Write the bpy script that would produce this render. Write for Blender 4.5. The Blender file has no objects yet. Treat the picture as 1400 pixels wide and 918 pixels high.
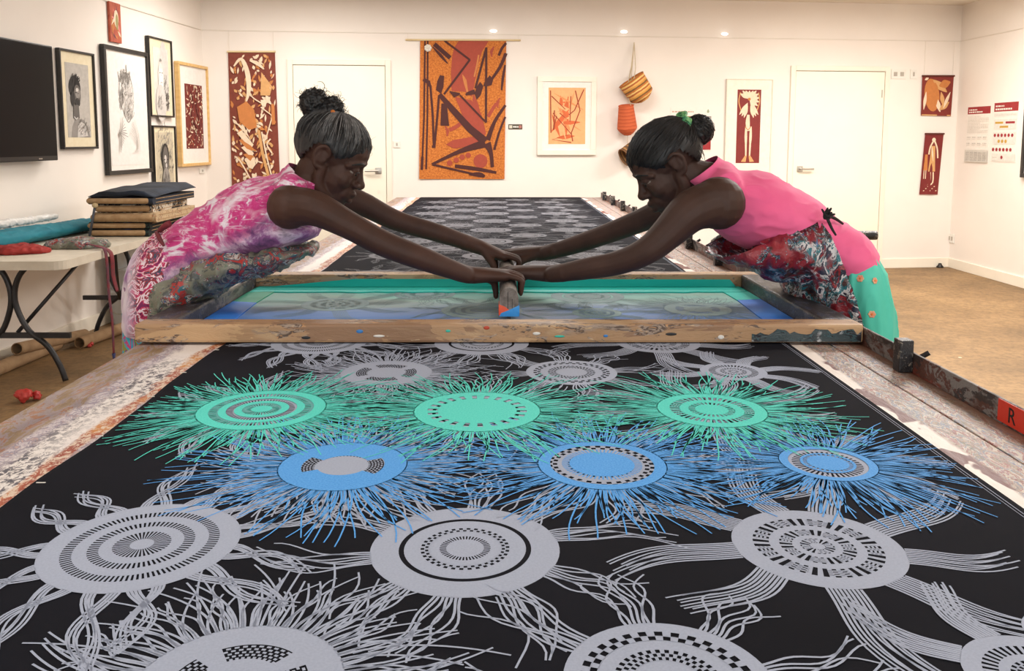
import bpy, bmesh, math, random
from mathutils import Vector, Matrix, Euler, noise
from math import sin, cos, pi, radians, tan, atan2, sqrt

# ------------------------------------------------------------------ camera, world, light, exposure
SC = bpy.context.scene
COL = SC.collection
F_PX, PX0, PY0, PITCH, CAMZ = 1180.0, 681.0, 315.0, radians(6.0), 1.35
cam_d = bpy.data.cameras.new('camera'); cam = bpy.data.objects.new('camera', cam_d); COL.objects.link(cam)
cam_d.sensor_width = 36.0; cam_d.lens = F_PX / 1400 * 36.0
cam_d.shift_x = (700 - PX0) / 1400; cam_d.shift_y = -(459 - PY0) / 1400
cam_d.clip_start = 0.02; cam_d.clip_end = 60
cam.location = (0, 0, CAMZ); cam.rotation_euler = (pi / 2 - PITCH, 0, 0)
SC.camera = cam

w = bpy.data.worlds.new('world'); SC.world = w; w.use_nodes = True
w.node_tree.nodes['Background'].inputs[0].default_value = (0.80, 0.90, 1.0, 1)
w.node_tree.nodes['Background'].inputs[1].default_value = 1.0

def area(name, loc, rot, sx, sy, power, col):
    d = bpy.data.lights.new(name, 'AREA'); d.shape = 'RECTANGLE'; d.size = sx; d.size_y = sy
    d.energy = power; d.color = col
    o = bpy.data.objects.new(name, d); COL.objects.link(o); o.location = loc; o.rotation_euler = rot
    return o
# added fill light behind the photographer, set inside the unseen glazed opening as daylight
area('daylight_fill', (1.0, -2.42, 1.45), (radians(80), 0, 0), 5.2, 2.0, 62, (1.0, 0.985, 0.96))
# light of the ceiling panel lamps (their housings are built with the room)
LAMPS = [(-1.3, 1.2), (-1.3, 4.6), (2.6, 1.2), (2.6, 4.6), (0.6, 6.6), (3.6, 7.0), (-1.6, 7.0)]
for i, (lx, ly) in enumerate(LAMPS):
    area('panel_lamp_light', (lx, ly, 2.67), (0, 0, 0), 1.15, 0.55, (9, 10, 22, 66, 44, 54, 26)[i], (1.0, 0.965, 0.92))
SC.view_settings.view_transform = 'Standard'; SC.view_settings.look = 'None'
SC.view_settings.gamma = 1; SC.view_settings.use_curve_mapping = False
SC.view_settings.exposure = 0.46

# ------------------------------------------------------------------ helpers
def lin(c):
    return tuple(((v / 12.92) if v <= 0.04045 else ((v + 0.055) / 1.055) ** 2.4) for v in c[:3])
def rgb(r, g, b): return lin((r / 255, g / 255, b / 255))

def ray(px, py):
    f = Vector((0, cos(PITCH), -sin(PITCH))); u = Vector((0, sin(PITCH), cos(PITCH)))
    return f + Vector((1, 0, 0)) * ((px - PX0) / F_PX) - u * ((py - PY0) / F_PX)
CAM = Vector((0, 0, CAMZ))
def at_y(px, py, Y):
    d = ray(px, py); return CAM + d * (Y / d.y)
def at_z(px, py, Z):
    d = ray(px, py); return CAM + d * ((Z - CAMZ) / d.z)
class Plane:
    """a wall: origin, direction to the right as seen from the room, normal into the room"""
    def __init__(s, o, x, n): s.o, s.x, s.n = Vector(o), Vector(x).normalized(), Vector(n).normalized()
    def hit(s, px, py, off=0):
        d = ray(px, py); o = s.o + s.n * off
        return CAM + d * ((o - CAM).dot(s.n) / d.dot(s.n))
    def uv(s, px, py, off=0):
        p = s.hit(px, py, off) - s.o; return p.dot(s.x), p.z
    def mat(s, u, z, off=0):
        p = s.o + s.x * u + s.n * off; y = Vector((0, 0, 1))
        return Matrix(((s.x.x, y.x, s.n.x, p.x), (s.x.y, y.y, s.n.y, p.y), (s.x.z, y.z, s.n.z, z), (0, 0, 0, 1)))
    def rect(s, x0, y0, x1, y1, off=0):
        xm, ym = (x0 + x1) / 2, (y0 + y1) / 2
        u0 = s.uv(x0, ym, off)[0]; u1 = s.uv(x1, ym, off)[0]; z1 = s.uv(xm, y0, off)[1]; z0 = s.uv(xm, y1, off)[1]
        return (u0 + u1) / 2, (z0 + z1) / 2, u1 - u0, z1 - z0       # centre u, centre z, width, height
BTH = radians(7)
BACK = Plane((0, 8.52, 0), (cos(BTH), sin(BTH), 0), (sin(BTH), -cos(BTH), 0))
XR = 4.80
LS = .07                                                        # the left wall is not quite square to the table
def xl(y): return -2.76 + LS * (y - 8.15)
LEFT = Plane((xl(0), 0, 0), (LS, 1, 0), (1, -LS, 0))
RIGHT = Plane((XR, 0, 0), (0, -1, 0), (-1, 0, 0))
CEIL = 2.73
FZ = 0.82                                                       # top of the printed cloth on the table

def tag(o, label, cat, group=None, kind=None):
    if label: o['label'] = label
    if cat: o['category'] = cat
    if group: o['group'] = group
    if kind: o['kind'] = kind
    return o
def empty(name, M, label=None, cat=None, group=None, kind=None):
    o = bpy.data.objects.new(name, None); COL.objects.link(o); o.empty_display_size = 0.1
    o.matrix_world = M if isinstance(M, Matrix) else Matrix.Translation(Vector(M))
    o['_w'] = 0; del o['_w']
    WM[o.name] = o.matrix_world.copy()
    return tag(o, label, cat, group, kind)
WM = {}
def link_mesh(name, me, parent=None, mats=None):
    """me has WORLD coordinates; they are brought into the parent's space"""
    o = bpy.data.objects.new(name, me); COL.objects.link(o)
    if mats:
        for m in (mats if isinstance(mats, (list, tuple)) else [mats]): me.materials.append(m)
    if parent is not None:
        me.transform(WM[parent.name].inverted()); o.parent = parent; WM[o.name] = WM[parent.name].copy()
    else:
        c = Vector((0, 0, 0)); n = max(1, len(me.vertices))
        lo = [1e9] * 3; hi = [-1e9] * 3
        for v in me.vertices:
            for k in range(3): lo[k] = min(lo[k], v.co[k]); hi[k] = max(hi[k], v.co[k])
        base = Vector(((lo[0] + hi[0]) / 2, (lo[1] + hi[1]) / 2, lo[2]))
        me.transform(Matrix.Translation(-base)); o.location = base; WM[o.name] = Matrix.Translation(base)
    return o

class MB:
    """collects geometry in a local frame M, then builds ONE mesh object"""
    def __init__(s, M=None): s.v, s.f, s.mi, s.M, s.cur = [], [], [], M or Matrix.Identity(4), 0
    def add(s, vs, fs):
        b = len(s.v); s.v += [s.M @ Vector(p) for p in vs]; s.f += [tuple(i + b for i in f) for f in fs]; s.mi += [s.cur] * len(fs)
        return s
    def box(s, x0, x1, y0, y1, z0, z1, bev=0.0, R=None):
        if bev <= 0:
            vs = [(x, y, z) for x in (x0, x1) for y in (y0, y1) for z in (z0, z1)]
            fs = [(0, 1, 3, 2), (4, 6, 7, 5), (0, 4, 5, 1), (2, 3, 7, 6), (0, 2, 6, 4), (1, 5, 7, 3)]
        else:
            bm = bmesh.new(); bmesh.ops.create_cube(bm, size=1)
            for v in bm.verts: v.co = Vector(((x0 + x1) / 2 + v.co.x * (x1 - x0), (y0 + y1) / 2 + v.co.y * (y1 - y0), (z0 + z1) / 2 + v.co.z * (z1 - z0)))
            bmesh.ops.bevel(bm, geom=list(bm.edges), offset=min(bev, .45 * min(abs(x1 - x0), abs(y1 - y0), abs(z1 - z0))), segments=2, affect='EDGES', profile=.6)
            bm.verts.index_update(); vs = [v.co.copy() for v in bm.verts]; fs = [[v.index for v in f.verts] for f in bm.faces]; bm.free()
        if R is not None: vs = [R @ Vector(p) for p in vs]
        return s.add(vs, fs)
    def tube(s, pts, r, n=10, caps=True, hint=None, rb=None, sub=0, round_caps=False):
        """swept ellipse; r (along hint) and rb (across) may be lists"""
        P = [Vector(p) for p in pts]; k = len(P)
        R = list(r) if isinstance(r, (list, tuple)) else [r] * k
        B = R if rb is None else (list(rb) if isinstance(rb, (list, tuple)) else [rb] * k)
        if sub:
            P, R, B = spline(P, sub), spl1(R, sub), spl1(B, sub); k = len(P)
        if round_caps:
            t0 = (P[0] - P[1]).normalized(); t1 = (P[-1] - P[-2]).normalized()
            pre = []; post = []
            for a in (75, 50, 25):
                c, q = cos(radians(a)), sin(radians(a)); e0, e1 = min(R[0], B[0]), min(R[-1], B[-1])
                pre.append((P[0] + t0 * e0 * q, R[0] * c, B[0] * c)); post.insert(0, (P[-1] + t1 * e1 * q, R[-1] * c, B[-1] * c))
            P = [x[0] for x in pre] + P + [x[0] for x in post]; R = [x[1] for x in pre] + R + [x[1] for x in post]; B = [x[2] for x in pre] + B + [x[2] for x in post]; k = len(P)
        vs = []; fs = []; side = None
        for i in range(k):
            t = (P[min(i + 1, k - 1)] - P[max(i - 1, 0)])
            if t.length < 1e-9: t = Vector((0, 0, 1))
            t.normalize()
            h = Vector(hint) if hint is not None else (side if side is not None else (Vector((0, 0, 1)) if abs(t.z) < .9 else Vector((1, 0, 0))))
            a = h - t * h.dot(t)
            if a.length < 1e-6: a = t.orthogonal()
            a.normalize(); side = a; b = t.cross(a)
            for j in range(n):
                g = 2 * pi * j / n; vs.append(P[i] + a * (cos(g) * R[i]) + b * (sin(g) * B[i]))
        for i in range(k - 1):
            for j in range(n):
                j2 = (j + 1) % n; fs.append((i * n + j, i * n + j2, (i + 1) * n + j2, (i + 1) * n + j))
        if caps: fs.append(tuple(range(n - 1, -1, -1))); fs.append(tuple((k - 1) * n + j for j in range(n)))
        return s.add(vs, fs)
    def ball(s, c, r, n=14, R=None):
        r = r if isinstance(r, (list, tuple)) else (r, r, r); c = Vector(c); vs = [c + (R @ Vector((0, 0, r[2])) if R else Vector((0, 0, r[2])))]; m = n // 2
        for i in range(1, m):
            a = pi * i / m
            for j in range(n):
                b = 2 * pi * j / n; p = Vector((r[0] * sin(a) * cos(b), r[1] * sin(a) * sin(b), r[2] * cos(a)))
                vs.append(c + (R @ p if R else p))
        p = Vector((0, 0, -r[2])); vs.append(c + (R @ p if R else p)); fs = []
        for j in range(n):
            fs.append((0, 1 + j, 1 + (j + 1) % n)); L = len(vs) - 1; o = 1 + (m - 2) * n; fs.append((L, o + (j + 1) % n, o + j))
        for i in range(m - 2):
            for j in range(n):
                a = 1 + i * n + j; b = 1 + i * n + (j + 1) % n; fs.append((a, a + n, b + n, b))
        return s.add(vs, fs)
    def prism(s, pts, z0, z1):
        n = len(pts); vs = [(p[0], p[1], z0) for p in pts] + [(p[0], p[1], z1) for p in pts]
        fs = [tuple(range(n - 1, -1, -1)), tuple(range(n, 2 * n))] + [(i, (i + 1) % n, n + (i + 1) % n, n + i) for i in range(n)]
        return s.add(vs, fs)
    def lathe(s, prof, n=24, c=(0, 0, 0), axis=None):
        c = Vector(c); vs = []; fs = []; k = len(prof)
        for r, z in prof:
            for j in range(n):
                g = 2 * pi * j / n; p = Vector((r * cos(g), r * sin(g), z)); vs.append(c + (axis @ p if axis is not None else p))
        for i in range(k - 1):
            for j in range(n):
                j2 = (j + 1) % n; fs.append((i * n + j, i * n + j2, (i + 1) * n + j2, (i + 1) * n + j))
        return s.add(vs, fs)
    # flat work in the local x-y plane
    def poly(s, pts, z=0.0): return s.add([(p[0], p[1], z) for p in pts], [tuple(range(len(pts)))])
    def ribbon(s, pts, wd, z=0.0):
        k = len(pts); W = wd if isinstance(wd, (list, tuple)) else [wd] * k; vs = []
        for i in range(k):
            a = pts[max(0, i - 1)]; b = pts[min(k - 1, i + 1)]; tx, ty = b[0] - a[0], b[1] - a[1]; l = sqrt(tx * tx + ty * ty) or 1
            nx, ny = -ty / l * W[i] / 2, tx / l * W[i] / 2
            vs += [(pts[i][0] + nx, pts[i][1] + ny, z), (pts[i][0] - nx, pts[i][1] - ny, z)]
        return s.add(vs, [(2 * i, 2 * i + 1, 2 * i + 3, 2 * i + 2) for i in range(k - 1)])
    def ring(s, r0, r1, a0=0, a1=2 * pi, n=64, z=0.0, c=(0, 0), sq=1.0):
        vs = []
        for i in range(n + 1):
            a = a0 + (a1 - a0) * i / n
            vs += [(c[0] + r0 * cos(a), c[1] + sq * r0 * sin(a), z), (c[0] + r1 * cos(a), c[1] + sq * r1 * sin(a), z)]
        return s.add(vs, [(2 * i, 2 * i + 1, 2 * i + 3, 2 * i + 2) for i in range(n)])
    def ell(s, cx, cy, rx, ry, rot=0, z=0.0, n=20):
        c, q = cos(rot), sin(rot)
        return s.poly([(cx + rx * cos(t) * c - ry * sin(t) * q, cy + rx * cos(t) * q + ry * sin(t) * c) for t in [2 * pi * i / n for i in range(n)]], z)
    def mesh(s, name, smooth=False, fix=True):
        me = bpy.data.meshes.new(name); me.from_pydata([tuple(v) for v in s.v], [], s.f)
        if any(s.mi): me.polygons.foreach_set('material_index', s.mi)
        if fix:
            bm = bmesh.new(); bm.from_mesh(me); bmesh.ops.recalc_face_normals(bm, faces=bm.faces); bm.to_mesh(me); bm.free()
        if smooth: me.polygons.foreach_set('use_smooth', [True] * len(me.polygons))
        me.update(); return me
    def build(s, name, mat, parent=None, smooth=False, fix=True):
        o = link_mesh(name, s.mesh(name, smooth, fix), parent, mat)
        if smooth == 'auto': auto_smooth(o)
        return o
def auto_smooth(o, ang=40):
    me = o.data; me.polygons.foreach_set('use_smooth', [True] * len(me.polygons))
    try: me.set_sharp_from_angle(angle=radians(ang))
    except Exception: pass
def spline(P, sub):
    out = []; n = len(P)
    for i in range(n - 1):
        a, b, c, d = P[max(0, i - 1)], P[i], P[i + 1], P[min(n - 1, i + 2)]
        for k in range(sub):
            t = k / sub; out.append(0.5 * ((2 * b) + (c - a) * t + (2 * a - 5 * b + 4 * c - d) * t * t + (3 * b - 3 * c + d - a) * t ** 3))
    out.append(P[-1]); return out
def spl1(R, sub): return [v.x for v in spline([Vector((r, 0, 0)) for r in R], sub)]
def sp2(pts, sub=6): return [(v.x, v.y) for v in spline([Vector((p[0], p[1], 0)) for p in pts], sub)]

# ------------------------------------------------------------------ materials
MATS = {}
class NT:
    def __init__(s, m): s.m, s.t = m, m.node_tree; s.n, s.l = s.t.nodes, s.t.links
    def new(s, k, **kw):
        x = s.n.new(k)
        for a, b in kw.items(): setattr(x, a, b)
        return x
    def link(s, a, b): s.l.new(a, b)
def base_mat(name, col, rough=.6, metal=0.0, spec=.5, sheen=0.0, alpha=1.0, coat=0.0):
    m = bpy.data.materials.new(name); m.use_nodes = True; b = m.node_tree.nodes['Principled BSDF']
    b.inputs['Base Color'].default_value = (*col, 1); b.inputs['Roughness'].default_value = rough; b.inputs['Metallic'].default_value = metal
    b.inputs['Specular IOR Level'].default_value = spec; b.inputs['Sheen Weight'].default_value = sheen
    b.inputs['Alpha'].default_value = alpha; b.inputs['Coat Weight'].default_value = coat
    m.diffuse_color = (*col, 1); MATS[name] = m; return m
def coords(nt, scale=(1, 1, 1), loc=(0, 0, 0), rot=(0, 0, 0), kind='Object'):
    tc = nt.new('ShaderNodeTexCoord'); mp = nt.new('ShaderNodeMapping'); nt.link(tc.outputs[kind], mp.inputs[0])
    mp.inputs['Scale'].default_value = scale; mp.inputs['Location'].default_value = loc; mp.inputs['Rotation'].default_value = rot
    return mp.outputs[0]
def ntex(nt, vec, scale, detail=4, rough=.55, dist=0.0):
    x = nt.new('ShaderNodeTexNoise'); nt.link(vec, x.inputs['Vector']); x.inputs['Scale'].default_value = scale
    x.inputs['Detail'].default_value = detail; x.inputs['Roughness'].default_value = rough; x.inputs['Distortion'].default_value = dist
    return x
def ramp(nt, fac, stops, interp='LINEAR'):
    r = nt.new('ShaderNodeValToRGB'); r.color_ramp.interpolation = interp; e = r.color_ramp.elements
    while len(e) > 1: e.remove(e[-1])
    e[0].position = stops[0][0]; e[0].color = (*stops[0][1], 1)
    for p, c in stops[1:]:
        k = e.new(p); k.color = (*c, 1)
    nt.link(fac, r.inputs[0]); return r.outputs[0]
def mix(nt, fac, a, b, mode='MIX'):
    x = nt.new('ShaderNodeMix', data_type='RGBA', blend_type=mode)
    if isinstance(fac, (int, float)): x.inputs[0].default_value = fac
    else: nt.link(fac, x.inputs[0])
    for v, k in ((a, 6), (b, 7)):
        if isinstance(v, tuple): x.inputs[k].default_value = (*v, 1)
        else: nt.link(v, x.inputs[k])
    return x.outputs[2]
def bump(nt, height, strength=.3, dist=.01):
    b = nt.new('ShaderNodeBump'); b.inputs['Strength'].default_value = strength; b.inputs['Distance'].default_value = dist
    nt.link(height, b.inputs['Height']); nt.link(b.outputs[0], nt.n['Principled BSDF'].inputs['Normal'])
def noisy(name, c1, c2, scale=8, rough=.6, bs=.15, bd=.004, stretch=(1, 1, 1), detail=5, lo=.35, hi=.65, **kw):
    """two-tone procedural surface with fine relief"""
    m = base_mat(name, c1, rough, **kw); nt = NT(m); v = coords(nt, stretch); n = ntex(nt, v, scale, detail)
    nt.link(ramp(nt, n.outputs[0], [(lo, c1), (hi, c2)]), nt.n['Principled BSDF'].inputs['Base Color'])
    if bs: n2 = ntex(nt, v, scale * 6, 3); bump(nt, n2.outputs[0], bs, bd)
    return m
WHITE = (1, 1, 1); BLACK = (0.01, 0.01, 0.012)
def stop_ramp(nt, fac, cols, lo=.3, hi=.7):
    n = len(cols); return ramp(nt, fac, [(lo + (hi - lo) * i / (n - 1) if i else 0.0, c) for i, c in enumerate(cols)], 'CONSTANT')
def splatter(name, base_cols, paints, scale=14, amount=.5, stretch=(1, 1, 1), rough=.45, fine=40, rot=(0, 0, 0), bs=.4, bd=.006):
    """old print-table paint: layers of dried drips, dabs and smears of many colours"""
    m = base_mat(name, base_cols[0], rough); nt = NT(m); v = coords(nt, stretch, rot=rot)
    n0 = ntex(nt, v, scale * .5, 6, .65, .6); c = stop_ramp(nt, n0.outputs[0], base_cols, .35, .68)
    n1 = ntex(nt, v, scale, 5, .6, 1.2); p1 = stop_ramp(nt, n1.outputs[0], paints, .3, .7)
    n2 = ntex(nt, v, scale * .7, 4, .6, .4); k = nt.new('ShaderNodeMapRange'); nt.link(n2.outputs[0], k.inputs[0])
    k.inputs[1].default_value = 1 - amount - .02; k.inputs[2].default_value = 1 - amount + .04
    c = mix(nt, k.outputs[0], c, p1)
    n3 = ntex(nt, v, fine, 3, .7, 1.5); p2 = stop_ramp(nt, n3.outputs[0], paints[::-1], .32, .68)
    n4 = ntex(nt, v, fine * .55, 4, .7, .8); k2 = nt.new('ShaderNodeMapRange'); nt.link(n4.outputs[0], k2.inputs[0])
    k2.inputs[1].default_value = .55; k2.inputs[2].default_value = .58
    c = mix(nt, k2.outputs[0], c, p2)
    nt.link(c, nt.n['Principled BSDF'].inputs['Base Color'])
    if bs: bump(nt, n3.outputs[0], bs, bd)
    return m
def wood(name, c1, c2, axis='x', scale=3, rough=.6, bs=.25):
    st = {'x': (.12, 1, 1), 'y': (1, .12, 1), 'z': (1, 1, .12)}[axis]
    return noisy(name, c1, c2, scale * 10, rough, bs, .002, st, 6)

M_WALL = noisy('wall_paint', rgb(238, 229, 220), rgb(243, 235, 226), 1.2, .75, .04, .001)
M_CEIL = noisy('ceiling_paint', rgb(226, 217, 205), rgb(232, 224, 212), 1.0, .8, .03, .001)
M_DOOR = noisy('door_paint', rgb(246, 238, 219), rgb(249, 241, 224), 1.5, .45, .02, .001)
M_TRIM = noisy('trim_paint', rgb(240, 231, 214), rgb(245, 237, 222), 2, .5, .02, .001)
M_FLOOR = None
def floor_mat():
    m = base_mat('floor_concrete', rgb(140, 112, 74), .62); nt = NT(m); v = coords(nt)
    n1 = ntex(nt, v, 1.1, 8, .62, .4); c = ramp(nt, n1.outputs[0], [(.3, rgb(112, 88, 58)), (.5, rgb(143, 113, 76)), (.7, rgb(163, 131, 90))])
    n2 = ntex(nt, v, 26, 5, .7); c = mix(nt, ramp(nt, n2.outputs[0], [(.35, (.65, .65, .65)), (.62, (1.06, 1.06, 1.06))]), (0, 0, 0), c)
    vo = nt.new('ShaderNodeTexVoronoi'); nt.link(v, vo.inputs['Vector']); vo.inputs['Scale'].default_value = 2.6
    k = nt.new('ShaderNodeMapRange'); nt.link(vo.outputs['Distance'], k.inputs[0]); k.inputs[1].default_value = .035; k.inputs[2].default_value = .025
    c = mix(nt, k.outputs[0], c, rgb(205, 190, 160))
    nt.link(c, nt.n['Principled BSDF'].inputs['Base Color']); bump(nt, n2.outputs[0], .12, .003); return m
M_FLOOR = floor_mat()
M_STEEL = base_mat('brushed_steel', rgb(190, 186, 178), .32, .9)
M_BLACK = noisy('black_plastic', rgb(18, 17, 18), rgb(26, 25, 26), 6, .4, .03, .001)
M_BLACKM = noisy('black_tube_steel', rgb(28, 28, 31), rgb(46, 46, 50), 12, .38, .05, .001)
M_WHITEP = noisy('white_plastic', rgb(232, 228, 218), rgb(238, 234, 226), 5, .45, .02, .001)
# ------------------------------------------------------------------ the room
Y0 = -2.5
def back_y(x): return 8.52 + tan(BTH) * x
XL = xl(8.15); YL, YR = back_y(XL), back_y(XR); XLF = xl(Y0)
def struct(name, mb, m): return tag(mb.build(name, m), None, None, kind='structure')
struct('floor', MB().prism([(XLF, Y0), (XR, Y0), (XR, YR), (XL, YL)], -.1, 0), M_FLOOR)
struct('ceiling', MB().prism([(XLF, Y0), (XR, Y0), (XR, YR), (XL, YL)], CEIL, CEIL + .1), M_CEIL)
struct('wall_left', MB().prism([(XLF, Y0), (XL, YL), (XL, YL + .1), (XL - .12, YL + .1), (XLF - .12, Y0)], -.1, CEIL + .1), M_WALL)
struct('wall_right', MB().box(XR, XR + .12, Y0, YR + .1, -.1, CEIL + .1), M_WALL)
struct('wall_back', MB().prism([(XL, YL), (XR, YR), (XR, YR + .12), (XL, YL + .12)], -.1, CEIL + .1), M_WALL)
mb = MB()                                                        # unseen wall behind the photographer, with a glazed opening added for daylight
mb.box(XLF, -1.7, Y0 - .12, Y0, -.1, CEIL + .1); mb.box(3.7, XR, Y0 - .12, Y0, -.1, CEIL + .1)
mb.box(-1.7, 3.7, Y0 - .12, Y0, 2.45, CEIL + .1); mb.box(-1.7, 3.7, Y0 - .12, Y0, -.1, .4)
struct('wall_front', mb, M_WALL)
wn = empty('window_1', (1.0, Y0, .4), kind='structure')
g = base_mat('window_glass', (.9, .95, .95), .05); g.node_tree.nodes['Principled BSDF'].inputs['Transmission Weight'].default_value = 1
fr = MB()
for x in (-1.7, .1, 1.9, 3.64): fr.box(x, x + .06, Y0 - .08, Y0 - .02, .4, 2.45)
fr.box(-1.7, 3.7, Y0 - .08, Y0 - .02, .4, .46); fr.box(-1.7, 3.7, Y0 - .08, Y0 - .02, 2.39, 2.45)
fr.build('window_frame', M_TRIM, wn)
for x in (-1.64, .16, 1.96): MB().box(x, x + 1.72, Y0 - .056, Y0 - .05, .46, 2.39).build('pane', g, wn)
# skirting boards
struct('baseboard_left', MB(LEFT.mat(0, 0)).box(Y0, YL, 0, .10, 0, .015, .004), M_TRIM)
struct('baseboard_right', MB().box(XR - .015, XR, Y0, YR, 0, .10, .004), M_TRIM)
BM = BACK.mat(0, 0)                                              # local x along the back wall, y up, z into the room
uL, uR = XL / cos(BTH), XR / cos(BTH)
D1 = BACK.rect(404, 90, 528, 370); D2 = BACK.rect(1083, 98, 1203, 364)
def door(idx, rc, handle_left):
    u, z, wd, h = rc; top = z + h / 2; x0, x1 = u - wd / 2, u + wd / 2
    e = empty('door_%d' % idx, BACK.mat(u, 0), kind='structure')
    f = MB(BM); t = .055
    f.box(x0 - t, x0 - .004, 0, top + t, .0, .022, .004); f.box(x1 + .004, x1 + t, 0, top + t, .0, .022, .004); f.box(x0 - .004, x1 + .004, top + .006, top + t, .0, .022, .004)
    f.build('door_frame', M_TRIM, e)
    s_ = MB(BM); s_.box(x0 - .004, x1 + .004, 0, top + .006, .0005, .002); s_.build('door_stop', base_mat('door_gap_%d' % idx, rgb(150, 130, 100), .7), e)
    e0 = e; e = MB(BM).box(x0, x1, .008, top, .002, .014, .003).build('door_leaf', M_DOOR, e0)
    hx = x0 + .075 if handle_left else x1 - .075; hz = 1.05; q = 1 if handle_left else -1
    h_ = MB(BM); h_.box(hx - .03, hx + .03, hz - .03, hz + .03, .014, .022, .003); h_.tube([(hx, hz, .02), (hx, hz, .06)], .011, 10)
    h_.tube([(hx, hz, .06), (hx + q * .13, hz, .06)], .010, 10); h_.build('door_handle', M_STEEL, e, 'auto')
    k = MB(BM); k.tube([(hx, hz - .2, .013), (hx, hz - .2, .017)], .016, 14); k.build('lock_cover', M_TRIM, e)
    if idx == 2:
        k = MB(BM); k.box(x1 - .03, x1 - .018, 1.78, 1.86, .013, .018); k.build('hinge', M_STEEL, e)
    return x0 - t, x1 + t
a0, a1 = door(1, D1, False); b0, b1 = door(2, D2, True)
bb = MB(BM)
for x0, x1 in ((uL, a0), (a1, b0), (b1, uR)): bb.box(x0, x1, 0, .10, 0, .013, .004)
struct('baseboard_back', bb, M_TRIM)
# hanging rail (thin cord channel) on three walls
RZ = 2.36
M_RAIL = noisy('rail_paint', rgb(226, 217, 204), rgb(232, 224, 212), 4, .5, 0)
struct('trim_1', MB(BM).box(uL, uR, RZ, RZ + .009, 0, .008), M_RAIL)
struct('trim_2', MB(LEFT.mat(0, 0)).box(Y0, YL, RZ, RZ + .009, 0, .008), M_RAIL)
struct('trim_3', MB().box(XR - .008, XR, Y0, YR, RZ, RZ + .009), M_RAIL)
# ceiling panel lamps
M_LAMP = base_mat('lamp_diffuser', (1, .97, .92), .4); nb = M_LAMP.node_tree.nodes['Principled BSDF']
nb.inputs['Emission Color'].default_value = (1, .93, .84, 1); nb.inputs['Emission Strength'].default_value = 2.0
for lx, ly in LAMPS:
    e = empty('ceiling_light', (lx, ly, CEIL - .05), 'white framed panel light fixed to the ceiling', 'ceiling light', 'ceiling panel lights')
    f = MB()
    for x0, x1, y0, y1 in ((-.62, -.58, -.32, .32), (.58, .62, -.32, .32), (-.58, .58, -.32, -.28), (-.58, .58, .28, .32)): f.box(lx + x0, lx + x1, ly + y0, ly + y1, CEIL - .05, CEIL - .0)
    f.build('lamp_frame', M_WHITEP, e); MB().box(lx - .58, lx + .58, ly - .28, ly + .28, CEIL - .035, CEIL - .02).build('diffuser', M_LAMP, e)

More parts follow.
